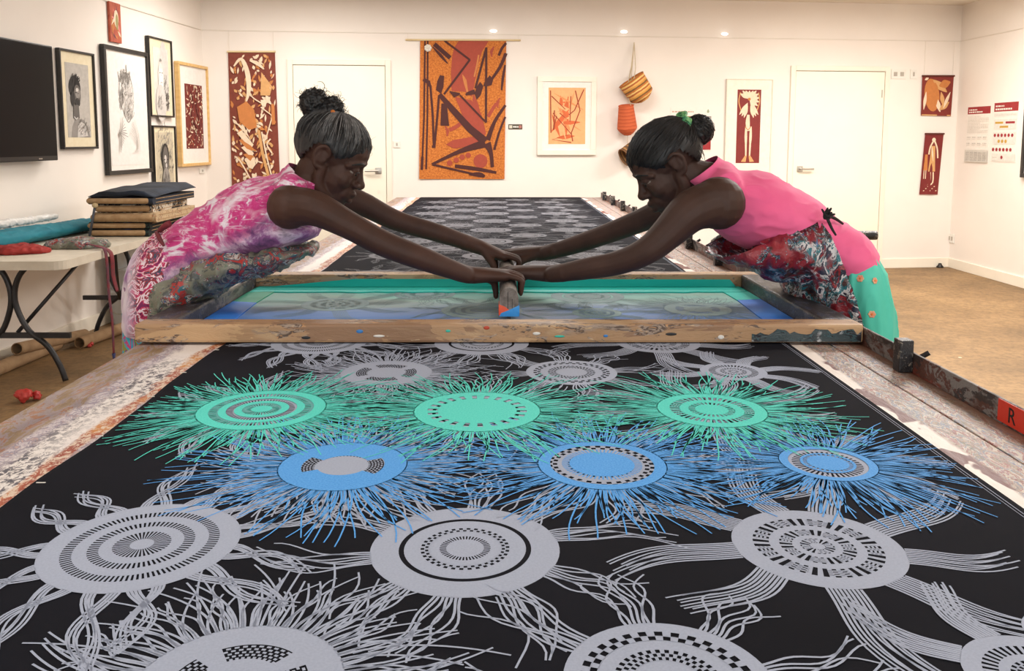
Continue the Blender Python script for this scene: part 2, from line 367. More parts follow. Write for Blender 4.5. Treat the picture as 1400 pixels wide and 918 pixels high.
# ------------------------------------------------------------------ the long print table
PT = empty('print_table', (0, 4.1, 0), 'long paint-crusted screen printing table with steel register rail', 'table')
TY0, TY1 = .22, 8.0
M_BLANKET = noisy('table_blanket', rgb(90, 80, 72), rgb(120, 108, 96), 8, .8)
def left_border():
    """dried paint in bands along the board: raw brown outside, black-and-white specks, white patch, red-orange line by the cloth"""
    m = base_mat('left_border_paint', rgb(190, 178, 165), .55); nt = NT(m)
    tc = nt.new('ShaderNodeTexCoord'); sp = nt.new('ShaderNodeSeparateXYZ'); nt.link(tc.outputs['Object'], sp.inputs[0])
    v = coords(nt, (1, .35, 1)); vf = coords(nt, (1, .6, 1))
    nz = ntex(nt, v, 14, 6, .65, .8)
    ma = nt.new('ShaderNodeMath', operation='MULTIPLY_ADD'); nt.link(nz.outputs[0], ma.inputs[0]); ma.inputs[1].default_value = .075; nt.link(sp.outputs[0], ma.inputs[2])
    mr = nt.new('ShaderNodeMapRange'); nt.link(ma.outputs[0], mr.inputs[0]); mr.inputs[1].default_value = -.905; mr.inputs[2].default_value = -.665
    band = mr.outputs[0]
    br = ntex(nt, v, 10, 6, .65, 1.0); brown = ramp(nt, br.outputs[0], [(.3, rgb(98, 80, 60)), (.45, rgb(140, 118, 92)), (.55, rgb(170, 150, 128)), (.68, rgb(118, 96, 78))])
    d1 = ntex(nt, v, 20, 4, .7, 1.5); dab = stop_ramp(nt, d1.outputs[0], [rgb(128, 104, 84), rgb(150, 120, 84), rgb(160, 150, 170), rgb(168, 92, 60), rgb(188, 178, 160), rgb(110, 128, 110)], .3, .72)
    brown = mix(nt, .45, brown, dab)
    n3 = ntex(nt, vf, 95, 4, .75, .6); specks = ramp(nt, n3.outputs[0], [(.44, rgb(84, 82, 92)), (.50, rgb(205, 196, 192)), (.56, rgb(236, 230, 226))])
    n4 = ntex(nt, vf, 48, 4, .75, 1.0); lil = stop_ramp(nt, n4.outputs[0], [rgb(180, 166, 178), rgb(206, 196, 198), rgb(150, 140, 156), rgb(190, 160, 150), rgb(214, 208, 204)], .34, .66)
    n5 = ntex(nt, coords(nt, (1, .5, 1), (3, 1, 0)), 2.6, 2, .5); k5 = nt.new('ShaderNodeMapRange'); nt.link(n5.outputs[0], k5.inputs[0]); k5.inputs[1].default_value = .46; k5.inputs[2].default_value = .56
    white = mix(nt, k5.outputs[0], specks, rgb(238, 230, 226))
    n6 = ntex(nt, vf, 7, 3, .6, .5); orange = ramp(nt, n6.outputs[0], [(.38, rgb(150, 62, 44)), (.5, rgb(178, 90, 56)), (.6, rgb(208, 140, 70))])
    orange = mix(nt, ramp(nt, n3.outputs[0], [(.47, (0, 0, 0)), (.55, (1, 1, 1))]), orange, rgb(222, 200, 180))
    def sel(p0, p1):
        k = nt.new('ShaderNodeMapRange'); nt.link(band, k.inputs[0]); k.inputs[1].default_value = p0; k.inputs[2].default_value = p1; return k.outputs[0]
    c = mix(nt, sel(.36, .42), brown, lil); c = mix(nt, sel(.50, .58), c, white); c = mix(nt, sel(.76, .80), c, orange); c = mix(nt, sel(.90, .94), c, lil)
    nt.link(c, nt.n['Principled BSDF'].inputs['Base Color']); bump(nt, n3.outputs[0], .35, .004); return m
def right_border():
    m = base_mat('right_border_paint', rgb(150, 125, 105), .5); nt = NT(m)
    tc = nt.new('ShaderNodeTexCoord'); sp = nt.new('ShaderNodeSeparateXYZ'); nt.link(tc.outputs['Object'], sp.inputs[0])
    v = coords(nt, (1, .32, 1)); nz = ntex(nt, v, 9, 4, .6, .5)
    ma = nt.new('ShaderNodeMath', operation='MULTIPLY_ADD'); nt.link(nz.outputs[0], ma.inputs[0]); ma.inputs[1].default_value = .05; nt.link(sp.outputs[0], ma.inputs[2])
    mr = nt.new('ShaderNodeMapRange'); nt.link(ma.outputs[0], mr.inputs[0]); mr.inputs[1].default_value = .775; mr.inputs[2].default_value = .975
    n1 = ntex(nt, v, 42, 3, .6, 1.6)
    pal = [rgb(92, 74, 62), rgb(168, 150, 126), rgb(146, 62, 58), rgb(206, 194, 176), rgb(104, 118, 146), rgb(160, 130, 102), rgb(84, 98, 80), rgb(220, 210, 198)]
    multi = stop_ramp(nt, n1.outputs[0], pal, .3, .7)
    n2 = ntex(nt, v, 80, 4, .7, 1.5); multi = mix(nt, .32, multi, stop_ramp(nt, n2.outputs[0], pal[::-1], .3, .7))
    brown = ramp(nt, ntex(nt, v, 12, 6, .6, .6).outputs[0], [(.35, rgb(104, 72, 58)), (.6, rgb(146, 110, 90))])
    n5 = ntex(nt, coords(nt, (1, .5, 1)), 12, 3, .5, .3); k5 = nt.new('ShaderNodeMapRange'); nt.link(n5.outputs[0], k5.inputs[0]); k5.inputs[1].default_value = .52; k5.inputs[2].default_value = .54
    white = mix(nt, k5.outputs[0], rgb(238, 228, 220), rgb(104, 44, 36))
    def sel(p0, p1):
        k = nt.new('ShaderNodeMapRange'); nt.link(mr.outputs[0], k.inputs[0]); k.inputs[1].default_value = p0; k.inputs[2].default_value = p1; return k.outputs[0]
    c = mix(nt, sel(.21, .25), white, multi); c = mix(nt, sel(.80, .98), c, brown)
    nt.link(c, nt.n['Principled BSDF'].inputs['Base Color']); bump(nt, n2.outputs[0], .4, .004); return m
M_LB, M_RB = left_border(), right_border()
MB().box(-.70, .745, TY0, TY1, .76, .8145).build('tabletop', M_BLANKET, PT)
MB().box(-.945, -.703, TY0, TY1, .765, .816, .006).build('side_board', M_LB, PT)
MB().box(.748, .868, TY0, TY1, .765, .816, .003).build('side_board', M_RB, PT)
MB().box(.872, .953, TY0, TY1, .765, .816, .003).build('side_board', M_RB, PT)
M_RUST = splatter('rail_rust', [rgb(58, 50, 48), rgb(92, 58, 48), rgb(120, 56, 42), rgb(74, 70, 70)], [rgb(62, 60, 62), rgb(130, 126, 124), rgb(96, 60, 52), rgb(60, 56, 58)], 16, .5, (1, .5, 1), .55, 60)
MB().box(.9535, .9605, TY0, TY1, .745, .862, .002).build('register_rail', M_RUST, PT)
M_BLOCK = splatter('stop_block', [rgb(34, 32, 34), rgb(54, 50, 50)], [rgb(40, 38, 40), rgb(150, 140, 126), rgb(70, 66, 62)], 30, .4, (1, 1, 1), .4, 90)
k = 0; y = 1.955
while y < 7.95:
    if 2.15 < y < 3.15: y += .565; continue
    b = MB().box(.921, .953, y - .017, y + .017, .817, .892, .003).build('register_stop', M_BLOCK, PT)
    MB().tube([(.9605, y + .004, .838), (.992, y - .01, .862)], .006, 8).build('bolt', M_BLACKM, b, 'auto'); y += .565
PT_e = MB().box(-.935, .945, TY0 + .02, TY1 - .02, .66, .764); PT_e.build('table_skirt', wood('table_under', rgb(110, 84, 60), rgb(140, 110, 80), 'y'), PT)
M_LEGW = wood('table_leg_wood', rgb(120, 92, 64), rgb(150, 120, 86), 'z')
for ly in (.5, 2.9, 5.3, 7.7):
    for lx in (-.84, .86): MB().box(lx - .045, lx + .045, ly - .045, ly + .045, 0, .66, .004).build('leg', M_LEGW, PT)
# bent pipe bracket standing out beside the rail
q = at_y(1198, 322, 3.95)
MB().tube([(.93, 3.95, q.z - .16), (.985, 3.95, q.z - .15), (1.0, 3.95, q.z - .03), (1.04, 3.95, q.z), (q.x, 3.95, q.z)], .021, 14).build('pipe_bracket', M_BLOCK, PT, 'auto')
# red register sticker with a black letter on the rail
M_STK = noisy('sticker_red', rgb(226, 62, 40), rgb(214, 52, 34), 9, .5)
ys = at_z(1395, 566, .84).y
lab = MB().box(.9515, .9533, ys - .085, ys + .03, .819, .861); so = lab.build('rail_sticker', M_STK, PT)
def text_mesh(s, size, M, mat, name, parent, depth=.0004, align='CENTER'):
    c = bpy.data.curves.new(name, 'FONT'); c.body = s; c.size = size; c.extrude = depth; c.align_x = align; c.align_y = 'CENTER'; c.resolution_u = 2
    o = bpy.data.objects.new('tmp', c); COL.objects.link(o); dg = bpy.context.evaluated_depsgraph_get()
    me = bpy.data.meshes.new_from_object(o.evaluated_get(dg)); bpy.data.objects.remove(o)
    me.transform(M); return link_mesh(name, me, parent, mat)
M_INKB = base_mat('print_black', (.012, .011, .011), .6)
Mst = Matrix(((0, 0, -1, .9513), (-1, 0, 0, ys - .015), (0, 1, 0, .838), (0, 0, 0, 1)))
text_mesh('R', .042, Mst, M_INKB, 'sticker_letter', so)

# ------------------------------------------------------------------ the cloth with its printed motifs
def cloth_black():
    m = base_mat('black_cotton', rgb(18, 18, 21), .9, spec=.12); nt = NT(m); v = coords(nt)
    n = ntex(nt, v, 700, 2); bump(nt, n.outputs[0], .12, .001)
    n1 = ntex(nt, v, 3, 3); nt.link(ramp(nt, n1.outputs[0], [(.3, rgb(17, 18, 25)), (.7, rgb(24, 25, 34))]), nt.n['Principled BSDF'].inputs['Base Color']); return m
PF = empty('printed_fabric', (0, 4.1, .816), 'long black cotton cloth printed with grey, teal and blue sea-creature discs', 'fabric')
FX0, FX1, FY0, FY1 = -.7205, .763, .24, 7.97
mb = MB(); vs = []; fs = []; N = 180
for i in range(N + 1):
    y = FY0 + (FY1 - FY0) * i / N
    xl = FX0 + .006 * noise.noise(Vector((3, y * 5, 0))) + .004 * sin(y * 9); xr = FX1 + .003 * noise.noise(Vector((9, y * 4, 0)))
    for x, z in ((xl, .8165), (xl + .002, .8185), (xl + .012, FZ), (xr - .012, FZ), (xr - .002, .8185), (xr, .8165)): vs.append((x, y, z))
for i in range(N):
    for j in range(5): a = i * 6 + j; fs.append((a, a + 1, a + 7, a + 6))
mb.add(vs, fs); mb.build('cloth', cloth_black(), PF)
# a thin hem thread and little white register marks along the left edge
def ink(name, c, c2, spec=.3, rough=.65): return noisy(name, c, c2, 320, rough, .05, .0005, detail=2, spec=.1)
M_GREY = ink('grey_ink', rgb(166, 175, 196), rgb(174, 183, 203)); M_GREYF = ink('grey_ink_far_dim', rgb(112, 113, 120), rgb(126, 127, 134)); M_TEAL = ink('teal_ink', rgb(82, 216, 202), rgb(104, 228, 214)); M_BLUE = ink('blue_ink', rgb(80, 156, 234), rgb(104, 178, 246))  # far-row grey is a darker copy: grazing-angle dimming put into the ink colour
hm = MB()
for off, ww in ((.016, .0014), (.022, .0010)): hm.ribbon([(FX1 - off, FY0 + .02 + i * .25) for i in range(31)], ww, FZ + .0006)
hm.build('hem_stitching', M_GREY, PF)
for px, py in ((55, 661), (135, 597), (206, 543), (250, 510), (295, 479)):
    p = at_z(px, py, FZ); MB().box(p.x - .006, p.x + .008, p.y - .001, p.y + .001, FZ + .0004, FZ + .0014).build('register_mark', M_WHITEP, PF)

SW = .0030
def clump(mb, rng, a, R, n, ln, wd, kind, bend=0.0):
    """a bunch of strands leaving the rim of a disc at angle a"""
    ca, sa = cos(a), sin(a)
    for i in range(n):
        s = (i / (n - 1) * 2 - 1) if n > 1 else 0; pts = []; ph = rng.uniform(-.5, .5); L = ln * rng.uniform(.86, 1.08); am = rng.uniform(.5, 1.1)
        for k in range(13):
            t = k / 12
            if kind == 'braid': gq = 1 if i % 2 else -1; y = gq * wd * .75 * cos(1.55 * pi * t + .15) + (s * wd * .42)
            elif kind == 'ribbon': y = s * wd * (.9 + .15 * t) + wd * .28 * sin(1.7 * pi * t + bend * 3)
            elif kind == 'fan': y = s * wd * (.8 + .5 * t) + wd * .35 * am * sin(3.0 * pi * t + ph * 4)
            else: y = s * wd * (.75 + .8 * t) + wd * .75 * sin(2.1 * pi * t + ph * 6 + i * 1.9) * t
            y += bend * L * t * t; x = R * .985 + L * t
            pts.append((x * ca - y * sa, x * sa + y * ca))
        mb.ribbon(pts, [SW * (1.15 - .35 * k / 12) for k in range(13)])
def bars(mb, r0, r1, n, duty=.5, skip=None, off=0):
    for i in range(n):
        if skip and skip(i): continue
        a = 2 * pi * (i + off) / n; mb.ring(r0, r1, a, a + 2 * pi / n * duty, 2)
def lattice(mb, r0, r1, n, rows=2):
    for j in range(rows):
        q0 = r0 + (r1 - r0) * j / rows; q1 = r0 + (r1 - r0) * (j + 1) / rows; bars(mb, q0, q1, n, .5, off=.5 * (j % 2)); mb.ring(q0 - .0006, q0 + .0006, n=48)
def motif(kind, R, seed):
    rng = random.Random(seed); mb = MB()
    if kind == 'A1':
        for r0, r1 in ((.78, 1), (.53, .67), (.29, .42), (0, .12)): mb.ring(r0 * R, r1 * R)
        bars(mb, .67 * R, .78 * R, 96, .52); bars(mb, .42 * R, .53 * R, 64, .52); bars(mb, .12 * R, .29 * R, 40, .5)
        for i in range(13): an_ = 2 * pi * i / 13 + rng.uniform(-.06, .06); clump(mb, rng, an_, R, 8, .108 if cos(an_ + .35) < -.6 else rng.uniform(.115, .16), .0175, 'braid', rng.uniform(-.5, .5))
    elif kind == 'A2':
        for r0, r1 in ((.70, 1), (.47, .645), (.27, .385), (0, .20)): mb.ring(r0 * R, r1 * R)
        lattice(mb, .385 * R, .47 * R, 34, 2); bars(mb, .20 * R, .27 * R, 44, .5)
        for i in range(10): clump(mb, rng, 2 * pi * i / 10 + .2 + rng.uniform(-.1, .1), R, 7, rng.uniform(.10, .155), .020, 'messy', rng.uniform(-.3, .3))
    elif kind == 'A3':
        for r0, r1 in ((.75, 1), (.44, .56), (.20, .29), (0, .085)): mb.ring(r0 * R, r1 * R)
        for r0, r1, n in ((.56, .75, 36), (.29, .44, 28), (.085, .20, 18)):
            bars(mb, r0 * R, r1 * R, n, .5)
            for j in range(1, 4): q = r0 + (r1 - r0) * j / 4; bars(mb, (q - .014) * R, (q + .014) * R, n // 4, .55)
        for i in range(9): clump(mb, rng, 2 * pi * i / 9 + .05, R, 9, rng.uniform(.11, .19), .022, 'ribbon', rng.choice((-.35, .3, -.2, .25)))
    elif kind == 'B1':
        mb.ring(.66 * R, R); mb.ring(0, .42 * R)
        for k in range(4):
            a = pi / 4 + k * pi / 2 - .16; mb.ring(.42 * R, .66 * R, a - .12, a + .28, 8)
            for j in range(5):
                q0 = (.42 + .048 * j) * R
                for i in range(9):
                    b = a + .28 + i * .13 + (.06 if j % 2 else 0); mb.ring(q0, q0 + .03 * R, b, b + .075, 2)
        for i in range(118):
            a = 2 * pi * i / 118 + rng.uniform(-.03, .03); clump(mb, rng, a, R, 1, rng.uniform(.07, .15), 0, 'messy', rng.uniform(-.55, .55))
            if i % 3 == 0: clump(mb, rng, a, R, 2, rng.uniform(.06, .12), .014, 'messy', rng.uniform(-.3, .3))
    elif kind == 'B2':
        for r0, r1 in ((.84, 1), (.52, .68), (0, .34)): mb.ring(r0 * R, r1 * R)
        lattice(mb, .68 * R, .84 * R, 30, 2); lattice(mb, .34 * R, .52 * R, 34, 3)
        for i in range(8): clump(mb, rng, 2 * pi * i / 8 + .12, R, 7, rng.uniform(.085, .15), .021, 'messy', rng.uniform(-.2, .2))
    else:
        for r0, r1 in ((.74, 1), (.40, .54), (.16, .26), (0, .08)): mb.ring(r0 * R, r1 * R)
        bars(mb, .54 * R, .74 * R, 40, .52); lattice(mb, .26 * R, .40 * R, 22, 2); bars(mb, .08 * R, .16 * R, 16, .5)
        for i in range(8): clump(mb, rng, 2 * pi * i / 8 + .25, R, 9, rng.uniform(.09, .125), .017, 'ribbon', rng.choice((-.35, .3, -.2)))
    return mb.mesh('motif_' + kind, fix=False)
def overprint(kind, R, seed, xlo=-9, xhi=9):
    """second colour: a spiky burst printed over a grey disc"""
    rng = random.Random(seed); mb = MB()
    if kind == 'T1':
        for r0, r1 in ((.80, 1.0), (.54, .66), (.30, .42), (0, .16)): mb.ring(r0 * R, r1 * R)
        bars(mb, .66 * R, .80 * R, 80, .4); bars(mb, .16 * R, .3 * R, 40, .4)
    elif kind == 'T2':
        mb.ring(.78 * R, R); mb.ring(0, .62 * R); bars(mb, .62 * R, .78 * R, 22, .6)
    elif kind == 'T3':
        mb.ring(.76 * R, R); mb.ring(.42 * R, .58 * R); mb.ring(0, .3 * R); bars(mb, .58 * R, .76 * R, 44, .4); bars(mb, .3 * R, .42 * R, 30, .5)
    elif kind == 'C1': mb.ring(.64 * R, R); mb.ring(.40 * R, .64 * R, .5, 2.6, 20); mb.ring(.40 * R, .64 * R, 3.6, 5.7, 20)
    elif kind == 'C2': mb.ring(.80 * R, R); mb.ring(0, .50 * R); bars(mb, .5 * R, .62 * R, 60, .4)
    else: mb.ring(.80 * R, R); mb.ring(0, .42 * R); mb.ring(.5 * R, .56 * R); bars(mb, .42 * R, .5 * R, 30, .4)
    n = 205
    for i in range(n):
        a = 2 * pi * i / n + rng.uniform(-.02, .02); L = rng.uniform(.06, .17) * (1 + .25 * abs(cos(a)))
        if cos(a) > .05: L = min(L, max(.02, (xhi / cos(a) - R) * rng.uniform(.8, 1)))
        if cos(a) < -.05: L = min(L, max(.02, (xlo / cos(a) - R) * rng.uniform(.8, 1)))
        b = rng.uniform(-.25, .25); pts = []; ph = rng.uniform(0, 6)
        for k in range(9):
            t = k / 8; y = b * L * t * t + .004 * sin(5 * t + ph) * t; x = R * .98 + L * t; pts.append((x * cos(a) - y * sin(a), x * sin(a) + y * cos(a)))
        mb.ribbon(pts, [.0029 * (1.15 - .5 * k / 8) for k in range(9)])
    return mb.mesh('burst_' + kind, fix=False)
REP = .568
KM = {'A1': motif('A1', .125, 1), 'A2': motif('A2', .123, 2), 'A3': motif('A3', .109, 3), 'B1': motif('B1', .104, 4), 'B2': motif('B2', .104, 5), 'B3': motif('B3', .075, 6)}
SW = .0016
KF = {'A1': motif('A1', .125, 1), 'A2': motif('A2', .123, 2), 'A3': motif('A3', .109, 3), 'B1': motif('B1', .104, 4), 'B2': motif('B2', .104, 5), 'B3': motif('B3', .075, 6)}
for m in KM.values(): m.materials.append(M_GREY)
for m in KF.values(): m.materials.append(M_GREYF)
pos = {'A1': (-.468, 1.085), 'A2': (-.043, 1.075), 'A3': (.418, 1.08), 'B1': (-.255, .79), 'B2': (.168, .795), 'B3': (.54, .80)}
def put(name, me, x, y, z, rot=0, sq=1.0):
    o = bpy.data.objects.new(name, me); COL.objects.link(o); o.parent = PF
    o.location = (x, y - 4.1, z - .816); o.rotation_euler = (0, 0, rot); o.scale = (1, sq, 1); return o
layer = 0
for rep in range(-1, 13):
    for kd, (x, y) in pos.items():
        yy = y + rep * REP
        if yy < .35 or yy > 7.85: continue
        layer = (layer + 1) % 5
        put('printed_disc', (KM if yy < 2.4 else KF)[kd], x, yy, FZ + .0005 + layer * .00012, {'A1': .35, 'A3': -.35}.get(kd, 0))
BM_ = {'T1': overprint('T1', .126, 11, -.246), 'T2': overprint('T2', .125, 12), 'T3': overprint('T3', .107, 13, -9, .335), 'C1': overprint('C1', .105, 14), 'C2': overprint('C2', .106, 15), 'C3': overprint('C3', .078, 16, -9, .212)}
for q, (k2, src, mt) in enumerate((('C1', 'B1', M_BLUE), ('C2', 'B2', M_BLUE), ('C3', 'B3', M_BLUE), ('T1', 'A1', M_TEAL), ('T2', 'A2', M_TEAL), ('T3', 'A3', M_TEAL))):
    BM_[k2].materials.append(mt); x, y = pos[src]; o = put('printed_burst', BM_[k2], x + .002, y + REP + .003, FZ + .0012 + q * .00012)
    o['label'] = 'blue burst printed over a grey disc' if mt is M_BLUE else 'teal burst printed over a grey disc'

# ------------------------------------------------------------------ the printing screen
S_Y0, S_Y1, S_X0, S_X1, S_H = 2.205, 3.115, -.947, .951, .052
SCR = empty('printing_screen', (0, 2.66, FZ + .002), 'wide wooden-framed printing screen with teal and blue ink on its mesh', 'screen frame')
def frame_mat(name, axis):
    pal = [rgb(150, 116, 88), rgb(176, 140, 104), rgb(196, 160, 120), rgb(140, 108, 84)]
    return splatter(name, pal, [rgb(120, 92, 72), rgb(196, 166, 130), rgb(160, 140, 124), rgb(96, 78, 66), rgb(186, 140, 96)], 10, .42, (.3, 1, 1) if axis == 'x' else (1, .3, 1), .5, 46, bs=.3)
M_FRX = frame_mat('screen_wood_x', 'x')
M_FRY = splatter('screen_wood_dark', [rgb(54, 50, 52), rgb(84, 76, 74), rgb(66, 60, 64)], [rgb(60, 56, 60), rgb(120, 112, 108), rgb(50, 60, 84), rgb(96, 88, 84)], 12, .45, (1, .4, 1), .45, 50)
z0 = FZ + .003; z1 = FZ + S_H; rw = .072
MB().box(S_X0, S_X1, S_Y0, S_Y0 + rw, z0, z1, .007).build('front_rail', M_FRX, SCR)
MB().box(S_X0, S_X1, S_Y1 - rw, S_Y1, z0, z1, .007).build('back_rail', M_FRX, SCR)
MB().box(S_X0, S_X0 + .085, S_Y0 + rw + .0005, S_Y1 - rw - .0005, z0, z1, .007).build('side_rail', M_FRY, SCR)
MB().box(S_X1 - .085, S_X1, S_Y0 + rw + .0005, S_Y1 - rw - .0005, z0, z1, .007).build('side_rail', M_FRY, SCR)
ix0, ix1, iy0, iy1 = S_X0 + .085, S_X1 - .085, S_Y0 + rw, S_Y1 - rw
def mesh_mat():
    """wet ink seen on the fine mesh: teal at the back, pale green-grey middle, blue towards the front rail"""
    m = base_mat('screen_mesh', rgb(150, 170, 165), .6, alpha=.97, spec=.2); nt = NT(m)
    tc = nt.new('ShaderNodeTexCoord'); sp = nt.new('ShaderNodeSeparateXYZ'); nt.link(tc.outputs['Object'], sp.inputs[0])
    v = coords(nt, (.35, 1.6, 1)); n = ntex(nt, v, 4.5, 5, .6, .8)
    ma = nt.new('ShaderNodeMath', operation='MULTIPLY_ADD'); nt.link(n.outputs[0], ma.inputs[0]); ma.inputs[1].default_value = .34; nt.link(sp.outputs[1], ma.inputs[2])
    mr = nt.new('ShaderNodeMapRange'); nt.link(ma.outputs[0], mr.inputs[0]); mr.inputs[1].default_value = -.36 + .17; mr.inputs[2].default_value = .36 + .17
    c = ramp(nt, mr.outputs[0], [(.25, rgb(84, 132, 200)), (.42, rgb(118, 148, 200)), (.54, rgb(146, 170, 186)), (.66, rgb(150, 190, 184)), (.82, rgb(120, 188, 180)), (.92, rgb(40, 186, 170))])
    n2 = ntex(nt, coords(nt, (.8, 1.5, 1)), 2.0, 3, .5, .4); k = nt.new('ShaderNodeMapRange'); nt.link(n2.outputs[0], k.inputs[0]); k.inputs[1].default_value = .50; k.inputs[2].default_value = .68
    k.inputs[4].default_value = .6
    c = mix(nt, k.outputs[0], c, rgb(156, 158, 146)); nt.link(c, nt.n['Principled BSDF'].inputs['Base Color'])
    nf = ntex(nt, coords(nt, (.3, 3, 1)), 30, 3); bump(nt, nf.outputs[0], .08, .002); return m
MZ = FZ + .006
MB().box(ix0 - .01, ix1 + .01, iy0 - .01, iy1 + .01, MZ - .0012, MZ).build('screen_mesh', mesh_mat(), SCR)
# open stencil discs showing faintly through the wet mesh
M_STEN = base_mat('stencil_tint', rgb(104, 136, 142), .6)
for kd, x, y in (('A2', .30, 2.86), ('B1', .62, 2.64), ('B2', -.25, 2.90), ('A1', -.05, 2.62), ('A3', -.52, 2.72), ('B3', .30, 2.58)):
    me = KF[kd].copy(); me.materials.clear(); me.materials.append(M_STEN)
    o = bpy.data.objects.new('stencil_disc', me); COL.objects.link(o); o.parent = SCR; o.location = (x, y - 2.66, MZ + .0005 - FZ - .002); o.scale = (1, 1, 1)
# thick wet ink banked up along the inner edges
def wet(name, c1, c2): return noisy(name, c1, c2, 5, .5, .25, .003, (.15, 1, 1), spec=.2)
M_WT = wet('wet_teal', rgb(8, 176, 166), rgb(48, 206, 194)); M_WB = wet('wet_blue', rgb(30, 104, 206), rgb(56, 136, 228)); M_WG = wet('wet_green', rgb(8, 128, 96), rgb(20, 160, 128))
def bank(name, pts, z, mat, seed):
    mb = MB(); n = len(pts); bm = [(p[0], p[1], z) for p in pts]; rng = random.Random(seed)
    return MB().prism(pts, MZ, MZ + z).build(name, mat, SCR)
def ragged(x0, x1, y, amp, n, seed, rev=False):
    r = random.Random(seed); p = [(x0 + (x1 - x0) * i / n, y + r.uniform(-amp, amp)) for i in range(n + 1)]; return p[::-1] if rev else p
bank('ink_bank', ragged(ix0 + .01, ix1 - .01, iy1 - .115, .008, 40, 1) + ragged(ix0 + .01, ix1 - .01, iy1 - .005, .002, 30, 2, True), .004, M_WT, 3)
MB().add([(ix0 + .05, iy1 - .012, MZ + .004), (ix1 - .02, iy1 - .012, MZ + .004), (ix1 - .04, iy1 - .0008, MZ + .028), (ix0 + .35, iy1 - .0008, MZ + .03)], [(0, 1, 2, 3)]).build('ink_smear', M_WT, SCR)
for sx, xa, xb in ((1, ix0, ix0 + .085), (-1, ix1, ix1 - .085)):
    ym = iy0 + .46 if sx > 0 else iy0 + .5
    bank('ink_bank', [(xa + sx * .003, iy0 + .003), (xb, iy0 + .003), (xb + sx * .01, iy0 + .2), (xb, ym), (xa + sx * .003, ym + .02)], .0028, M_WB, 5)
    bank('ink_bank', [(xa + sx * .003, ym + .02), (xb, ym), (xb + sx * .006, iy1 - .11), (xa + sx * .003, iy1 - .11)], .003, M_WG if sx > 0 else M_WT, 6)
bank('ink_bank', [(ix0 + .09, iy0 + .003)] + ragged(ix0 + .09, ix1 - .09, iy0 + .03, .006, 30, 8)[::1] + [(ix1 - .09, iy0 + .003)], .0025, M_WB, 7)
# dark paint crust and dabs on the right end of the front rail
M_CRUST = splatter('dark_crust', [rgb(40, 40, 46), rgb(60, 74, 78), rgb(30, 32, 36)], [rgb(190, 196, 200), rgb(40, 44, 50), rgb(60, 90, 96), rgb(24, 26, 30)], 22, .45, (.6, 1, 1), .4, 60)
def crust(x0, x1):
    mb = MB(); vs = []; fs = []; n = 26; r = random.Random(4)
    for i in range(n + 1):
        x = x0 + (x1 - x0) * i / n; h = .5 + .45 * r.random()
        vs += [(x, S_Y0 - .0012, z0 + .003), (x, S_Y0 - .0012, z0 + (z1 - z0 - .008) * h)]
    for i in range(n): fs.append((2 * i, 2 * i + 2, 2 * i + 3, 2 * i + 1))
    mb.add(vs, fs); mb.build('paint_crust', M_CRUST, SCR)
crust(.66, .945)
rg = random.Random(8)
for x, c in ((-.31, 'w'), (-.13, 't'), (-.03, 'r'), (.1, 'w'), (.16, 't'), (.28, 'b'), (.45, 'k'), (.58, 'w'), (-.5, 'k'), (-.36, 'b')):
    cc = {'w': rgb(230, 226, 220), 't': rgb(60, 190, 170), 'r': rgb(190, 70, 44), 'b': rgb(60, 130, 200), 'k': rgb(40, 38, 40)}[c]
    m = MATS.get('dab_' + c) or base_mat('dab_' + c, cc, .5); zz = z0 + rg.uniform(.012, .04)
    MB().ball((x, S_Y0 - .0003, zz), (rg.uniform(.006, .016), .0012, rg.uniform(.003, .006)), 10).build('paint_dab', m, SCR, True)

# ------------------------------------------------------------------ the squeegee
BX, BY0, BY1, BW, BT = .031, 2.415, 3.07, .026, FZ + .112
SQ = empty('squeegee', (BX, 2.74, MZ + .005), 'long weathered grey wooden squeegee standing on the screen, end taped orange and blue', 'squeegee')
prof = [(-.026, .035), (-.0275, .060), (-.0265, .082), (-.021, .098), (-.011, .107), (0, .1095), (.011, .107), (.021, .098), (.0265, .082), (.0275, .060), (.026, .035), (.018, .030), (-.018, .030)]
vs = []; fs = []; n = len(prof)
for y in (BY0, BY1): vs += [(BX + p[0], y, FZ + .003 + p[1]) for p in prof]
fs = [tuple(range(n)), tuple(range(2 * n - 1, n - 1, -1))] + [(i, (i + 1) % n, n + (i + 1) % n, n + i) for i in range(n)]
M_SQW = wood('squeegee_wood', rgb(96, 88, 82), rgb(142, 134, 128), 'y', 4, .7, .5)
o = MB().add(vs, fs).build('handle', M_SQW, SQ, 'auto')
MB().box(BX - .005, BX + .005, BY0 + .004, BY1 - .004, MZ + .005, FZ + .034).build('rubber_blade', noisy('squeegee_rubber', rgb(60, 52, 46), rgb(82, 70, 60), 10, .5), SQ)
ck = MB()
for xx, hh in ((-.004, .05), (.008, .03)): ck.box(BX + xx, BX + xx + .0016, BY0 - .0006, BY0 + .0004, FZ + .05, FZ + .05 + hh)
ck.build('end_crack', M_INKB, SQ)
def band(name, pl, mat, t):
    """tape wrapped over the end and the two flanks of the handle"""
    k = len(pl); vs = [(BX + p[0], BY0 - t, FZ + p[1]) for p in pl] + [(BX + p[0], BY0 - .0001, FZ + p[1]) for p in pl]
    mb = MB().add(vs, [tuple(range(k)), tuple(range(2 * k - 1, k - 1, -1))] + [(i, (i + 1) % k, k + (i + 1) % k, k + i) for i in range(k)])
    return mb
b1 = band('t', [(-.028, .030), (-.028, .064), (-.012, .058), (.004, .046), (.0, .036), (.002, .030)], None, .002); b1.box(BX - .0295, BX - .0265, BY0 - .001, BY0 + .05, FZ + .034, FZ + .064)
b1.build('orange_tape', noisy('orange_tape', rgb(232, 84, 52), rgb(240, 104, 70), 14, .4), SQ)
